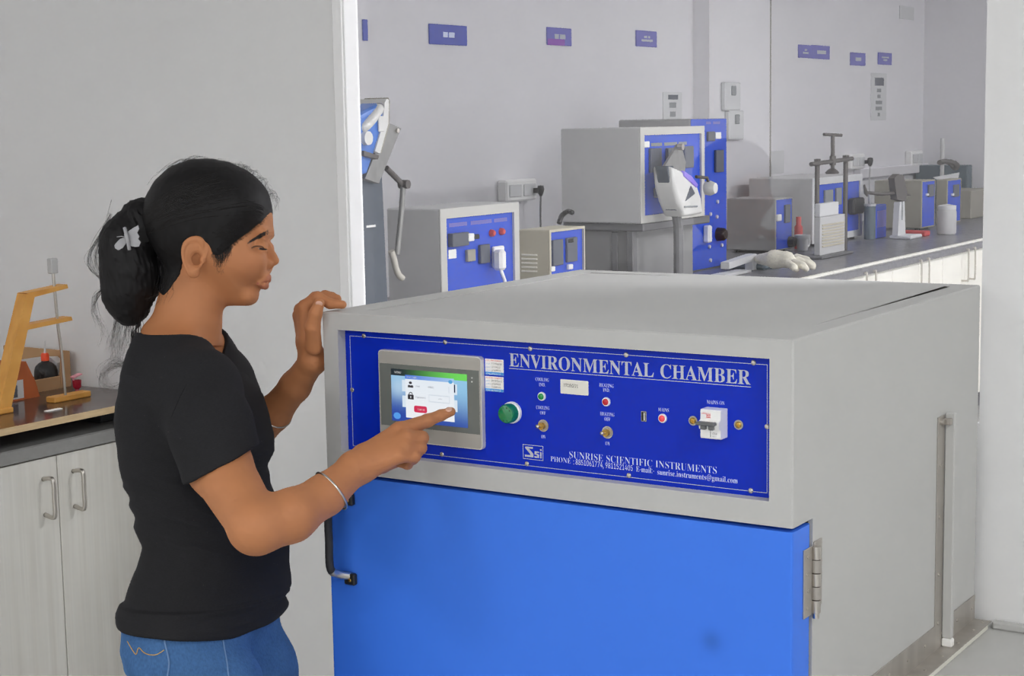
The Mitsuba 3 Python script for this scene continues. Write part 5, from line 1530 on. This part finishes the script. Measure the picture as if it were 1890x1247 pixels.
def skin(p):
    d = trunk(p)
    hd = near(p, lambda q: smin(head(q), neck(q), .016), HLO, HHI)
    d = smin(d, hd, .022)
    return smin(d, near(p, arms, ALO, AHI), .012)


def wrinkle(p):
    py = 623.5 - p[:, 2] / S_
    w = np.exp(-((py - 930) / 60) ** 2)
    a = meshkit.fbm(np.stack([p[:, 0] * 7 + 3, p[:, 1] * 7, p[:, 2] * 34 + p[:, 0] * 12], 1), 3, 5) - .5
    b = meshkit.fbm(np.stack([p[:, 0] * 14, p[:, 1] * 14 + 9, p[:, 2] * 12], 1), 2, 8) - .5
    return a * (.003 + .013 * w) + b * .004


SL_R, SL_L = L(403, 861, 2.288), L(450, 790, 2.69)
N_R = V(.457, -.04, -.889) / np.linalg.norm(V(.457, -.04, -.889))
N_L = V(.3, -.1, -.95)
NK_C = L(343, 607)
NK_AX = V(.40, .0, .92) / np.linalg.norm(V(.40, 0, .92))
NK_F = np.cross(V(0, 1, 0), NK_AX)
if NK_F[0] < 0:
    NK_F = -NK_F


def shirt(p):
    g = .007
    d = trunk(p, g)
    sr = chain(p, [(R_UP[0][0], R_UP[0][1] + .012), (L(389, 790, 2.316), .0560), (SL_R + N_R * .03, .0585)], .02)
    sr = smax(sr, (p - SL_R) @ N_R, .004)
    sl = chain(p, [(L_UP[0][0], L_UP[0][1] + .009), (L_UP[1][0], L_UP[1][1] + .010)], .02)
    sl = smax(sl, (p - SL_L) @ N_L, .007)
    d = smin(d, near(p, lambda q: jeans(q, False) - .005, V(-9, -9, -9), V(9, 9, L(0, 1100)[2])), .012)
    d = smin(d, sr, .03)
    d = smin(d, sl, .03)
    d = d + wrinkle(p) * np.clip((L(0, 640)[2] - p[:, 2]) / .04, .25, 1)
    q = p - NK_C
    cf, cn, ca = q @ NK_F, q[:, 1] + .25 * (q @ NK_F) * 0, q @ NK_AX
    r = np.sqrt((cf / .0635) ** 2 + (cn / .084) ** 2)
    hole = np.maximum((r - 1) * .07, -ca - .075)
    d = d - .0022 * np.exp(-(hole / .008) ** 2)
    d = smax(d, -hole, .010)
    o = np.interp(p[:, 0], HEM_F, HEM_U)
    back = np.clip(.5 - p[:, 1] / .2, 0, 1)
    return smax(d, o + .012 * back - p[:, 2], .008)


_hem = [(200, 1138, .02), (222, 1146, .04), (261, 1162, .10), (303, 1171, .13), (345, 1178.5, .14), (406, 1184, .13), (456, 1182, .10), (498, 1174, .05), (520, 1156, .0), (540, 1142, .0)]
HEM_F = np.array([L(x, y, n=n)[0] for x, y, n in _hem])
HEM_U = np.array([L(x, y, n=n)[2] for x, y, n in _hem])


def jeans(p, cut=True):
    g = .004
    d = torso(p, g)
    u = p[:, 2]
    hip = L(372, 1190)
    for sgn, hx, kx, ax in ((1, 396, 404, 394), (-1, 432, 466, 436)):
        n0 = .082 * sgn
        leg = chain(p, [(V(L(hx, 0)[0], n0, L(0, 1262)[2]), .089 if sgn > 0 else .086), (V(L(hx + 10, 0)[0], n0, L(0, 1400)[2]), .078), (V(L(kx, 0)[0], n0, L(0, 1650)[2]), .057), (V(L(ax - 12, 0)[0], n0, L(0, 1850)[2]), .055), (V(L(ax - 20, 0)[0], n0, L(0, 2110)[2]), .045)], .02)
        d = smin(d, leg, .03)
    if not cut:
        return d
    d = smax(d, u - L(0, 1128)[2], .004)
    w = meshkit.fbm(np.stack([p[:, 0] * 16, p[:, 1] * 16, p[:, 2] * 30 + p[:, 0] * 16], 1), 2, 3) - .5
    return d + w * .004


mat('skin', (190, 134, 98), 0.58, spec=0.28)
scene['mat_skin']['bsdf']['base_color'] = {'type': 'mesh_attribute', 'name': 'vertex_color'}
mat('shirt_black', rough=0.92, spec=0.12, sheen=0.15, tex=lambda p, n, uv: mi.Color3f(*lin((38, 38, 40))) * (0.9 + 0.2 * N(p.x * 700, p.y * 700, p.z * 700)))
mat('denim', rough=0.85, spec=0.15, tex=lambda p, n, uv: mikit.mix(lin((46, 78, 122)), lin((74, 112, 158)), FBM(p.x * 14, p.y * 14, p.z * 14)) * (0.85 + 0.3 * N(p.x * 600, p.y * 600, p.z * 250)))
mat('stitch', (176, 140, 96), 0.8)
mat('denim_seam', (96, 128, 168), 0.85)
mat('hair', rough=0.55, spec=0.22, tex=lambda p, n, uv: mi.Color3f(*lin((20, 19, 20))) * (0.7 + 0.6 * N(p.x * 300, p.y * 300, p.z * 60)))
mat('hair_strand', (24, 22, 22), 0.5, spec=0.3)
mat('brow', (34, 28, 26), 0.7)
mat('eye_white', (176, 162, 154), 0.2)
mat('iris', (32, 22, 18), 0.1)
mat('clip_grey', (150, 150, 153), 0.35)
mat('bangle', (214, 212, 208), 0.18, 1.0)
mat('nail', (206, 160, 138), 0.25, spec=0.5)
mat('shoe', (60, 60, 64), 0.6)

PERSON = thing('person', 'person in a black t-shirt and blue jeans pressing the touch screen', 'person')
sk = surface(skin, L(205, 1240) - V(0, .21, 0), V(L(860, 0, 2.39)[0], .33, L(0, 285)[2]), .0022)
c3 = sk.triangles_center
fine = ((c3[:, 0] > L(330, 0)[0]) & (c3[:, 2] > L(0, 575)[2]) & (c3[:, 2] < L(0, 400)[2]) & (c3[:, 0] < L(525, 0)[0])) | (np.minimum(r_hand(c3), l_hand(c3)) < .004)
vv, ff = trimesh.remesh.subdivide(np.array(sk.vertices), np.array(sk.faces), face_index=np.nonzero(fine)[0])
sk = trimesh.Trimesh(vv, ff, process=False)
mv = np.zeros(len(vv), bool)
mv[np.unique(ff[len(ff) - 4 * fine.sum():])] = True
mv = np.nonzero(mv)[0]
for _ in range(2):
    p = vv[mv]
    e = 2e-4
    d0 = skin(p)
    g = np.stack([skin(p + e * V(1, 0, 0)) - d0, skin(p + e * V(0, 1, 0)) - d0, skin(p + e * V(0, 0, 1)) - d0], 1) / e
    vv[mv] = p - np.clip(d0, -.001, .001)[:, None] * g / np.maximum((g * g).sum(1), .3)[:, None]
sk = trimesh.Trimesh(vv, ff, process=False)
v = np.array(sk.vertices)
mm = mirror(v)
tone = np.array(lin((178, 119, 80)))
col = np.tile(tone, (len(v), 1)) * (0.95 + 0.1 * meshkit.fbm(v * 40, 3))[:, None]
hd = (v[:, 2] > L(0, 570)[2]) & (v[:, 0] > L(380, 0)[0])
lipd = np.minimum(lip_up(mm), lip_low(mm))
wl = np.clip(1 - (lipd + .0006) / .0012, 0, 1) * hd
col = col * (1 - .75 * wl[:, None]) + .75 * wl[:, None] * np.array(lin((160, 84, 78)))
ck = np.exp(-(np.linalg.norm(mm - L(462, 487, n=.05), axis=1) / .03) ** 2)[:, None] * .25
col = col * (1 - ck) + ck * np.array(lin((172, 108, 78)))
fw2 = to_world(sk)
add('body', fw2, 'skin', PERSON, smooth=True, color=col)
sh_ = surface(shirt, L(190, 1215) - V(0, .26, 0), V(L(560, 0)[0], .27, L(0, 575)[2]), .003)
add('t_shirt', to_world(sh_), 'shirt_black', PERSON, smooth=True, label='black short-sleeved t-shirt')
jn = surface(jeans, V(L(190, 0)[0], -.24, L(0, 2150)[2]), V(L(580, 0)[0], .24, L(0, 1110)[2]), .004)
jk = add('jeans', to_world(jn), 'denim', PERSON, smooth=True, label='blue denim jeans')


def on_skin(pts, fn, n0=.13, lift=.0):
    """Points of a surface met from her right side at these pixels."""
    pts = np.asarray(pts, float)
    n = np.full(len(pts), n0)
    for _ in range(70):
        P = np.array([L(x, y, n=m_) for (x, y), m_ in zip(pts, n)])
        d = fn(P)
        n = n - d * .7
    return np.array([L(x, y, n=m_ + lift) for (x, y), m_ in zip(pts, n)])


# ---- hair: a cap that follows the skull, thin at the hair line
cap_out = field2d([(505, 372), (498, 391, .02), (485, 409, .035), (460, 429, .05), (434, 449, .06), (412, 467, .066), (400, 474, .068), (391, 467, .07), (386, 452, .07), (362, 437, .07), (342, 448, .07), (336, 476, .066), (328, 506, .06),
                   (308, 536, .05), (297, 546, .05), (284, 530), (262, 460), (244, 400), (250, 350), (290, 290), (360, 262), (430, 272), (490, 310), (512, 350)], 1.5)


def hair_cap(p):
    q = mirror(p)
    din = -cap_out(q[:, 0], q[:, 2])
    top = np.clip((p[:, 2] - L(0, 480)[2]) / .06, 0, 1)
    t = np.clip(.0012 + .16 * din, 0, .0085)
    g = meshkit.fbm(np.stack([(q[:, 0] + q[:, 2]) * 60, q[:, 1] * 120, (q[:, 2] - q[:, 0]) * 420], 1), 2, 4) - .5
    d = smin(head_base(p), neck(p), .016) - t - g * .0016
    return smax(d, -din * .8, .002)


hc = surface(hair_cap, L(235, 560) - V(0, .11, 0), L(520, 275) + V(0, .11, 0), .0025)
HAIR = add('hair', to_world(hc), 'hair', PERSON, smooth=True, label='black hair tied back')


def pony(p):
    q = p * V(1, .86, 1)
    k = V(1, .86, 1)
    c = [(L(256, 404), px_(33)), (L(235, 446), px_(44)), (L(240, 500), px_(49)), (L(236, 548), px_(41)), (L(240, 572), px_(27))]
    d = chain(q, [(a * k, r) for a, r in c], .02)
    d = smin(d, chain(q, [(L(268, 395) * k, px_(24)), (L(288, 420) * k, px_(34))], .02), .02)
    d = smin(d, chain(q, [(L(262, 500) * k, px_(24)), (L(268, 530) * k, px_(22))], .02), .015)
    g = meshkit.fbm(np.stack([p[:, 0] * 260 + p[:, 2] * 90, p[:, 1] * 260, p[:, 2] * 22 - p[:, 0] * 20], 1), 2, 6) - .5
    return d - g * .006


pn = surface(pony, L(175, 610) - V(0, .08, 0), L(330, 355) + V(0, .08, 0), .003)
add('ponytail', to_world(pn), 'hair', HAIR, smooth=True)
rng = np.random.default_rng(7)


def strand(px_pts, n, jit, r0=.00022, r1=.00007):
    p = np.array([L(x + rng.normal(0, jit), y + rng.normal(0, jit), n=n + rng.normal(0, .002)) for x, y in px_pts])
    q = spline(p, 6)
    return tube(q, np.linspace(r0, r1, len(q)), 4, caps=False)


W = []
for i in range(70):                                     # wisps hanging below the ponytail
    x0 = rng.uniform(212, 262)
    n = rng.uniform(-.03, .035)
    ln = rng.uniform(40, 105)
    W.append(strand([(x0, 585), (x0 + rng.normal(-2, 4), 585 + ln * .4), (x0 - rng.uniform(0, 14), 585 + ln * .75), (x0 - rng.uniform(0, 26), 585 + ln)], n, 1.2))
for i in range(26):                                     # curled ends over the back of the shirt
    k = rng.uniform(.75, 1.15)
    cx, cy = 212 + rng.normal(0, 5), 690 + rng.normal(0, 6)
    W.append(strand([(246, 610), (246 - rng.uniform(0, 6), 650), (236, 672 + rng.uniform(-8, 6)), (cx, cy - 22 * k), (cx - 26 * k, cy), (cx - 14 * k, cy + 22 * k), (cx + 12 * k, cy + 18 * k), (cx + 18 * k, cy - 2)][:int(rng.integers(5, 9))], rng.uniform(.0, .05), 2.0))
for i in range(30):                                     # loose arcs behind the ponytail
    b = rng.uniform(4, 26)
    W.append(strand([(206 + rng.normal(0, 3), 412 + rng.normal(0, 12)), (190 - b * .6, 445), (184 - b, 480 + rng.normal(0, 8)), (190 - b * .5, 508), (200, 524 + rng.normal(0, 6))], rng.uniform(-.03, .04), 1.5))
for i in range(18):
    W.append(strand([(196, 528), (184 - rng.uniform(0, 10), 545), (180 - rng.uniform(0, 12), 575), (186 + rng.normal(0, 6), 606), (196 + rng.normal(0, 10), 640)][:int(rng.integers(3, 6))], rng.uniform(-.03, .03), 2))
for i in range(40):                                     # fly-aways over the forehead
    x0, y0 = rng.uniform(440, 500), 0
    y0 = np.interp(x0, [440, 470, 487, 500], [305, 322, 342, 366])
    W.append(strand([(x0, y0 + 3), (x0 + rng.uniform(4, 10), y0 - rng.uniform(-3, 6)), (x0 + rng.uniform(9, 18), y0 + rng.uniform(0, 16)), (min(x0 + rng.uniform(8, 18), 514), y0 + rng.uniform(14, 36))], rng.uniform(-.035, .04), 1.0))
for i in range(26):                                     # short hair at the nape and before the ear
    x0, y0 = rng.uniform(286, 322), rng.uniform(505, 540)
    n = .045 + .02 * (x0 - 286) / 40
    W.append(strand([(x0, y0), (x0 - 2 + rng.normal(0, 3), y0 + 14), (x0 - 6 + rng.normal(0, 5), y0 + rng.uniform(18, 34))], n, 1))
for i in range(10):
    W.append(strand([(298, 478), (304 + rng.uniform(0, 5), 505), (300 + rng.uniform(-2, 5), 530), (286, 546), (266, 550)], rng.uniform(.0, .04), 1.6))
for i in range(60):                                     # along the crown
    t = rng.uniform(0, 1)
    X = np.interp(t, [0, .3, .6, 1], [300, 360, 430, 480])
    Y = np.interp(X, [300, 330, 368, 407, 439, 471, 487], [319, 299, 290, 296, 304, 321, 341])
    W.append(strand([(X - 30, Y + 12 + max(0, 330 - X) * .4), (X - 8, Y - 1), (X + 14, Y - rng.uniform(0, 3) + 3)], rng.uniform(-.03, .03), 1.2, .00016))

def on_cap(pts, lift=.0003):
    return on_skin(pts, hair_cap, .12, lift)


starts = []
for i in range(420):                                    # locks combed back from the hair line to the clip
    t = rng.uniform(0, 1)
    hx = np.interp(t, [0, .25, .5, .75, 1], [500, 470, 430, 396, 350])
    hy = np.interp(t, [0, .25, .5, .75, 1], [388, 420, 449, 466, 441])
    up = rng.uniform(0, 1) ** 1.4
    hx, hy = hx + (370 - hx) * up * .75, hy + (300 - hy) * up * .85
    starts.append((hx, hy))
K = 15
P2 = []
for hx, hy in starts:
    ex, ey = 262 + rng.normal(0, 5), np.interp(hy, [300, 460], [385, 470]) + rng.normal(0, 7)
    m1 = ((hx + ex) / 2, (hy + ey) / 2 - 14 - (430 - min(hy, 430)) * .06 + rng.normal(0, 2))
    for j in range(K):
        t = j / (K - 1)
        P2.append(((1 - t) ** 2 * hx + 2 * t * (1 - t) * m1[0] + t * t * ex, (1 - t) ** 2 * hy + 2 * t * (1 - t) * m1[1] + t * t * ey))
P3 = on_cap(P2, .0002).reshape(-1, K, 3)
for q in P3:
    if np.abs(np.diff(q, axis=0)).max() < .05:
        W.append(tube(q, rng.uniform(.0003, .0006), 4, caps=False))
sb = []
for i in range(150):                                    # sideburn
    x0 = rng.uniform(390, 424)
    y0 = np.interp(x0, [386, 400, 412, 424], [450, 470, 464, 455]) - 7
    ln = rng.uniform(8, 40) * (1 - abs(x0 - 405) / 30) + 8
    sb.append([(x0, y0), (x0 + 3 + rng.normal(0, 1.5), y0 + ln * .5), (x0 + rng.normal(1, 3), y0 + ln)])
q = on_skin([p for a in sb for p in a], head, .12, .0004).reshape(-1, 3, 3)
for a in q:
    W.append(tube(spline(a, 4), np.linspace(.0003, .0001, 9), 4, caps=False))
hl = []
for i in range(260):                                    # fine hair softening the hair line
    t = rng.uniform(0, 1)
    x0 = np.interp(t, [0, .3, .6, 1], [499, 470, 440, 413])
    y0 = np.interp(x0, [400, 412, 434, 460, 485, 499], [474, 467, 449, 429, 409, 390])
    o_ = rng.uniform(-2, 5)
    x0, y0 = x0 + o_ * .55, y0 + o_ * .7
    ln = rng.uniform(18, 40) * (1.0 if x0 > 432 else .38)
    hl.append([(x0, y0), (x0 - ln * .4, y0 - ln * .30 + rng.normal(0, 1)), (x0 - ln * .75, y0 - ln * .45 + rng.normal(0, 1.5)), (x0 - ln * 1.1, y0 - ln * .5 + rng.normal(0, 2))])
q = on_skin([p for a in hl for p in a], lambda p: np.minimum(head(p), hair_cap(p)), .12, .0003).reshape(-1, 4, 3)
for a in q:
    if np.abs(np.diff(a, axis=0)).max() < .03:
        W.append(tube(spline(a, 3), np.linspace(.0001, .0004, 10), 4, caps=False))
k = HAIR + '__loose_strands'
scene[k] = mikit.ply(to_world(cat(*W)), 'mat_hair_strand', smooth=True)
labels[k] = {'kind': 'stuff', 'label': 'loose strands and wisps of hair'}


flip = V(1, -1, 1)
# eyes: ball, iris, lashes
for sg in (1, -1):
    c = EYE_C * V(1, sg, 1)
    bl = trimesh.creation.icosphere(subdivisions=3, radius=EYE_R)
    bl.apply_translation(c)
    ey = add('eye', to_world(bl), 'eye_white', PERSON, smooth=True)
    ax = V(.66, .66 * sg, -.36)
    ax /= np.linalg.norm(ax)
    th = np.linspace(0, math.radians(34), 7)
    ir = trimesh.creation.revolve(np.stack([np.sin(th) * (EYE_R + .0003), np.cos(th) * (EYE_R + .0003)], 1), sections=24)
    ir.apply_transform(trimesh.geometry.align_vectors([0, 0, 1], ax))
    ir.apply_translation(c)
    add('iris', to_world(ir), 'iris', ey, smooth=True)
    lp = on_skin([(464.5, 457.5), (467.5, 455.2), (472, 454.0), (478, 453.8), (483, 454.6), (486.5, 457)], lambda p: np.minimum(skin(p), np.linalg.norm(p - EYE_C, axis=1) - EYE_R - .0012), .1, .0006)
    ls = [tube(spline(lp * V(1, sg, 1), 4), .0005, 6)]
    for i in range(14):
        q = lp[0] + (lp[-1] - lp[0]) * i / 13
        j = min(len(lp) - 2, int(i / 13 * (len(lp) - 1)))
        t = i / 13 * (len(lp) - 1) - j
        q = lp[j] * (1 - t) + lp[j + 1] * t
        ls.append(tube(np.array([q, q + V(.0008, .0012, -.0010), q + V(.0018, .0020, -.0016)]) * V(1, sg, 1), [.00025, .0002, .0001], 4))
    add('eyelash', to_world(cat(*ls)), 'brow', ey, smooth=True)
    br = []
    for i in range(150):
        t = rng.uniform(0, 1)
        x = np.interp(t, [0, .3, .6, .85, 1], [463, 477, 490, 497, 500.5])
        y = np.interp(t, [0, .3, .6, .85, 1], [446, 437, 431, 426, 420.5])
        h = np.interp(t, [0, .3, .7, 1], [1.0, 2.6, 4.2, 3.2])
        y += rng.uniform(-h, h)
        br.append((x, y))
    A_ = on_skin(br, head, .1, .0004)
    B_ = on_skin([(x - 7, y + 3.2 + rng.normal(0, .8)) for x, y in br], head, .1, .0006)
    ok_ = np.linalg.norm(A_ - B_, axis=1) < .012
    A_, B_ = A_[ok_], B_[ok_]
    add('eyebrow', to_world(cat(*[tube(np.array([a, (a + b) / 2 + V(0, .0006, 0), b]) * V(1, sg, 1), [.00038, .0003, .00012], 4) for a, b in zip(A_, B_)])), 'brow', PERSON, smooth=True)

# ---- butterfly hair clip
def clip_piece(pts, n, t=.003):
    q = [L(x, y, n=n) for x, y in pts]
    g = Polygon([(a[0], a[2]) for a in q])
    m = prism(g, t, frame((0, n, 0), (1, 0, 0), (0, 0, 1), (0, 1, 0)))
    return m


NC = .052
cm = clip_piece([(236, 428), (246, 421), (255.7, 415.5), (257.5, 422), (254, 430), (258, 436), (256, 441), (260.5, 447), (257, 455), (250, 456), (242, 454), (238, 445)], NC)
ck_ = add('hair_clip', to_world(cm), 'clip_grey', PERSON, label='grey butterfly hair clip')
wl_ = clip_piece([(233, 437), (222, 441), (212, 452), (213, 458), (219, 462), (227, 458), (233, 450)], NC - .006)
add('wing', to_world(wl_), 'clip_grey', ck_)
bd = tube(spline([L(230, 420, n=NC + .004), L(233, 432, n=NC + .007), L(236, 446, n=NC + .006), L(239, 461, n=NC + .002)], 6), [.0028] * 6 + [.0034] * 7 + [.0028] * 6, 10)
add('spine', to_world(bd), 'clip_grey', ck_, smooth=True)
add('feeler', to_world(tube([L(231, 437, n=NC + .004), L(224, 436, n=NC + .003), L(216, 437, n=NC)], .0007, 6)), 'clip_grey', ck_)

# ---- bangles: a steel ring round each forearm
def ring(c, axis, R, r, tiltaxis=None):
    m = trimesh.creation.torus(R, r, major_sections=48, minor_sections=10)
    m.apply_transform(trimesh.geometry.align_vectors([0, 0, 1], axis))
    m.apply_translation(c)
    return m


c = L(612, 904, 2.292)
ax = R_FORE[3][0] - R_FORE[1][0]
ax /= np.linalg.norm(ax)
add('bangle', to_world(ring(c + V(0, 0, -.001), ax + V(.05, .30, .10), .0310, .0019)), 'bangle', PERSON, smooth=True, label='thin steel bangle on the right wrist')
c = L(507, 762, 2.653)
ax = L_FORE[3][0] - L_FORE[0][0]
ax /= np.linalg.norm(ax)
add('bangle', to_world(ring(c, ax + V(.0, .12, .10), .0282, .0014)), 'bangle', PERSON, smooth=True, label='thin steel bangle on the left forearm')

# ---- jeans details: seams and stitching laid on the cloth
def on_cloth(pts, lift=.0006):
    return on_skin(pts, jeans, .25, lift)


for nm, pts, r, m_ in (('pocket_seam', [(302, 1165), (304, 1185), (309, 1205), (312, 1225), (309, 1247), (306, 1262)], .0016, 'denim_seam'), ('side_seam', [(411, 1178), (415, 1200), (419, 1222), (422, 1250), (424, 1275)], .0014, 'denim_seam'),
                       ('pocket_stitch', [(235, 1183), (243, 1197), (251, 1207), (256, 1195), (266, 1204), (278, 1208), (290, 1207), (303, 1199)], .0008, 'stitch')):
    add(nm, to_world(tube(spline(on_cloth(pts), 5), r, 6)), m_, jk, smooth=True)
# shirt seams
shp = lambda pts: on_skin(pts, shirt, .28, .0002)
add('sleeve_seam', to_world(tube(spline(shp([(392, 640), (372, 668), (338, 720), (318, 765), (306, 800)][1:]), 6), .0009, 6)), 'shirt_black', PERSON + '__t_shirt', smooth=True)
# finger nails
for a, b, side_, w in ((L(822, 762.5, 2.409), L(834, 759.5, 2.412), V(.1, .75, .7), .0046), (L(588, 563, 2.512), L(590, 553, 2.510), V(.15, 1.0, .0), .0056)):
    ax = (b - a) / np.linalg.norm(b - a)
    nn = side_ - ax * (side_ @ ax)
    nn /= np.linalg.norm(nn)
    rad = (8.9 if w < .0055 else 9.8) * 2.45 / F_PX
    el = trimesh.creation.icosphere(subdivisions=3, radius=1.0)
    M = np.eye(4)
    M[:3, 0], M[:3, 1], M[:3, 2] = ax * np.linalg.norm(b - a) * .5, np.cross(nn, ax) * w, nn * .0018
    M[:3, 3] = (a + b) / 2 + nn * (rad - .0004)
    el.apply_transform(M)
    add('fingernail', to_world(el), 'nail', PERSON, smooth=True)
# shoes under the jeans
for sx, sn in ((376, .082), (422, -.082)):
    c = L(sx, 2120)
    zf = 0.0
    base = (CAM + FW * D0) + RT * c[0] - FW * sn
    o = V(base[0], base[1], 0)
    fx = V(RT[0], RT[1], 0) / np.linalg.norm(RT[:2])
    lx = V(-fx[1], fx[0], 0)
    pts = []
    for t, w, h in ((-.06, .030, .07), (0, .036, .085), (.07, .042, .06), (.13, .044, .04), (.175, .030, .025)):
        for s_ in (-1, 1):
            pts += [o + fx * t + lx * w * s_, o + fx * t + lx * w * s_ * .8 + V(0, 0, h)]
    add('shoe', hull(pts), 'shoe', PERSON)

# ---- white knitted gloves on the dark tray behind the glass
def to_np(q):
    return np.asarray(q, float)


g0 = at(1446, 490, 'z', ZC + .06)
GZ = ZC + .05
gp = lambda px, py, dz=0.0: at(px, py, 'z', GZ + dz)
def glove(p):
    d = chain(p, [(gp(1402, 478, .0), .022), (gp(1430, 478, .012), .036), (gp(1452, 479, .012), .036)], .02)
    for a, b, c_ in (((1455, 486, .01), (1464, 492, .0), (1470, 497, -.02)), ((1466, 484, .01), (1482, 490, .0), (1488, 496, -.02)), ((1472, 479, .01), (1492, 486, -.005), (1500, 493, -.02)), ((1470, 474, .01), (1488, 479, .0), (1501, 489, -.02))):
        d = smin(d, chain(p, [(gp(*a), .0155), (gp(*b), .0145), (gp(*c_), .013)], .006), .006)
    n = meshkit.fbm(p * V(120, 120, 120), 2) - .5
    return np.maximum(d - n * .006, ZC + .003 - p[:, 2])


ga, gb = gp(1390, 470), gp(1505, 500)
gl = surface(glove, np.minimum(ga, gb) - V(.12, .15, .12), np.maximum(ga, gb) + V(.12, .15, .12), .005)
k = free('glove')
scene[k] = mikit.ply(gl, 'mat_glove', smooth=True)
labels[k] = {'label': 'cream knitted glove with fingers hanging over the dark tray', 'category': 'glove'}
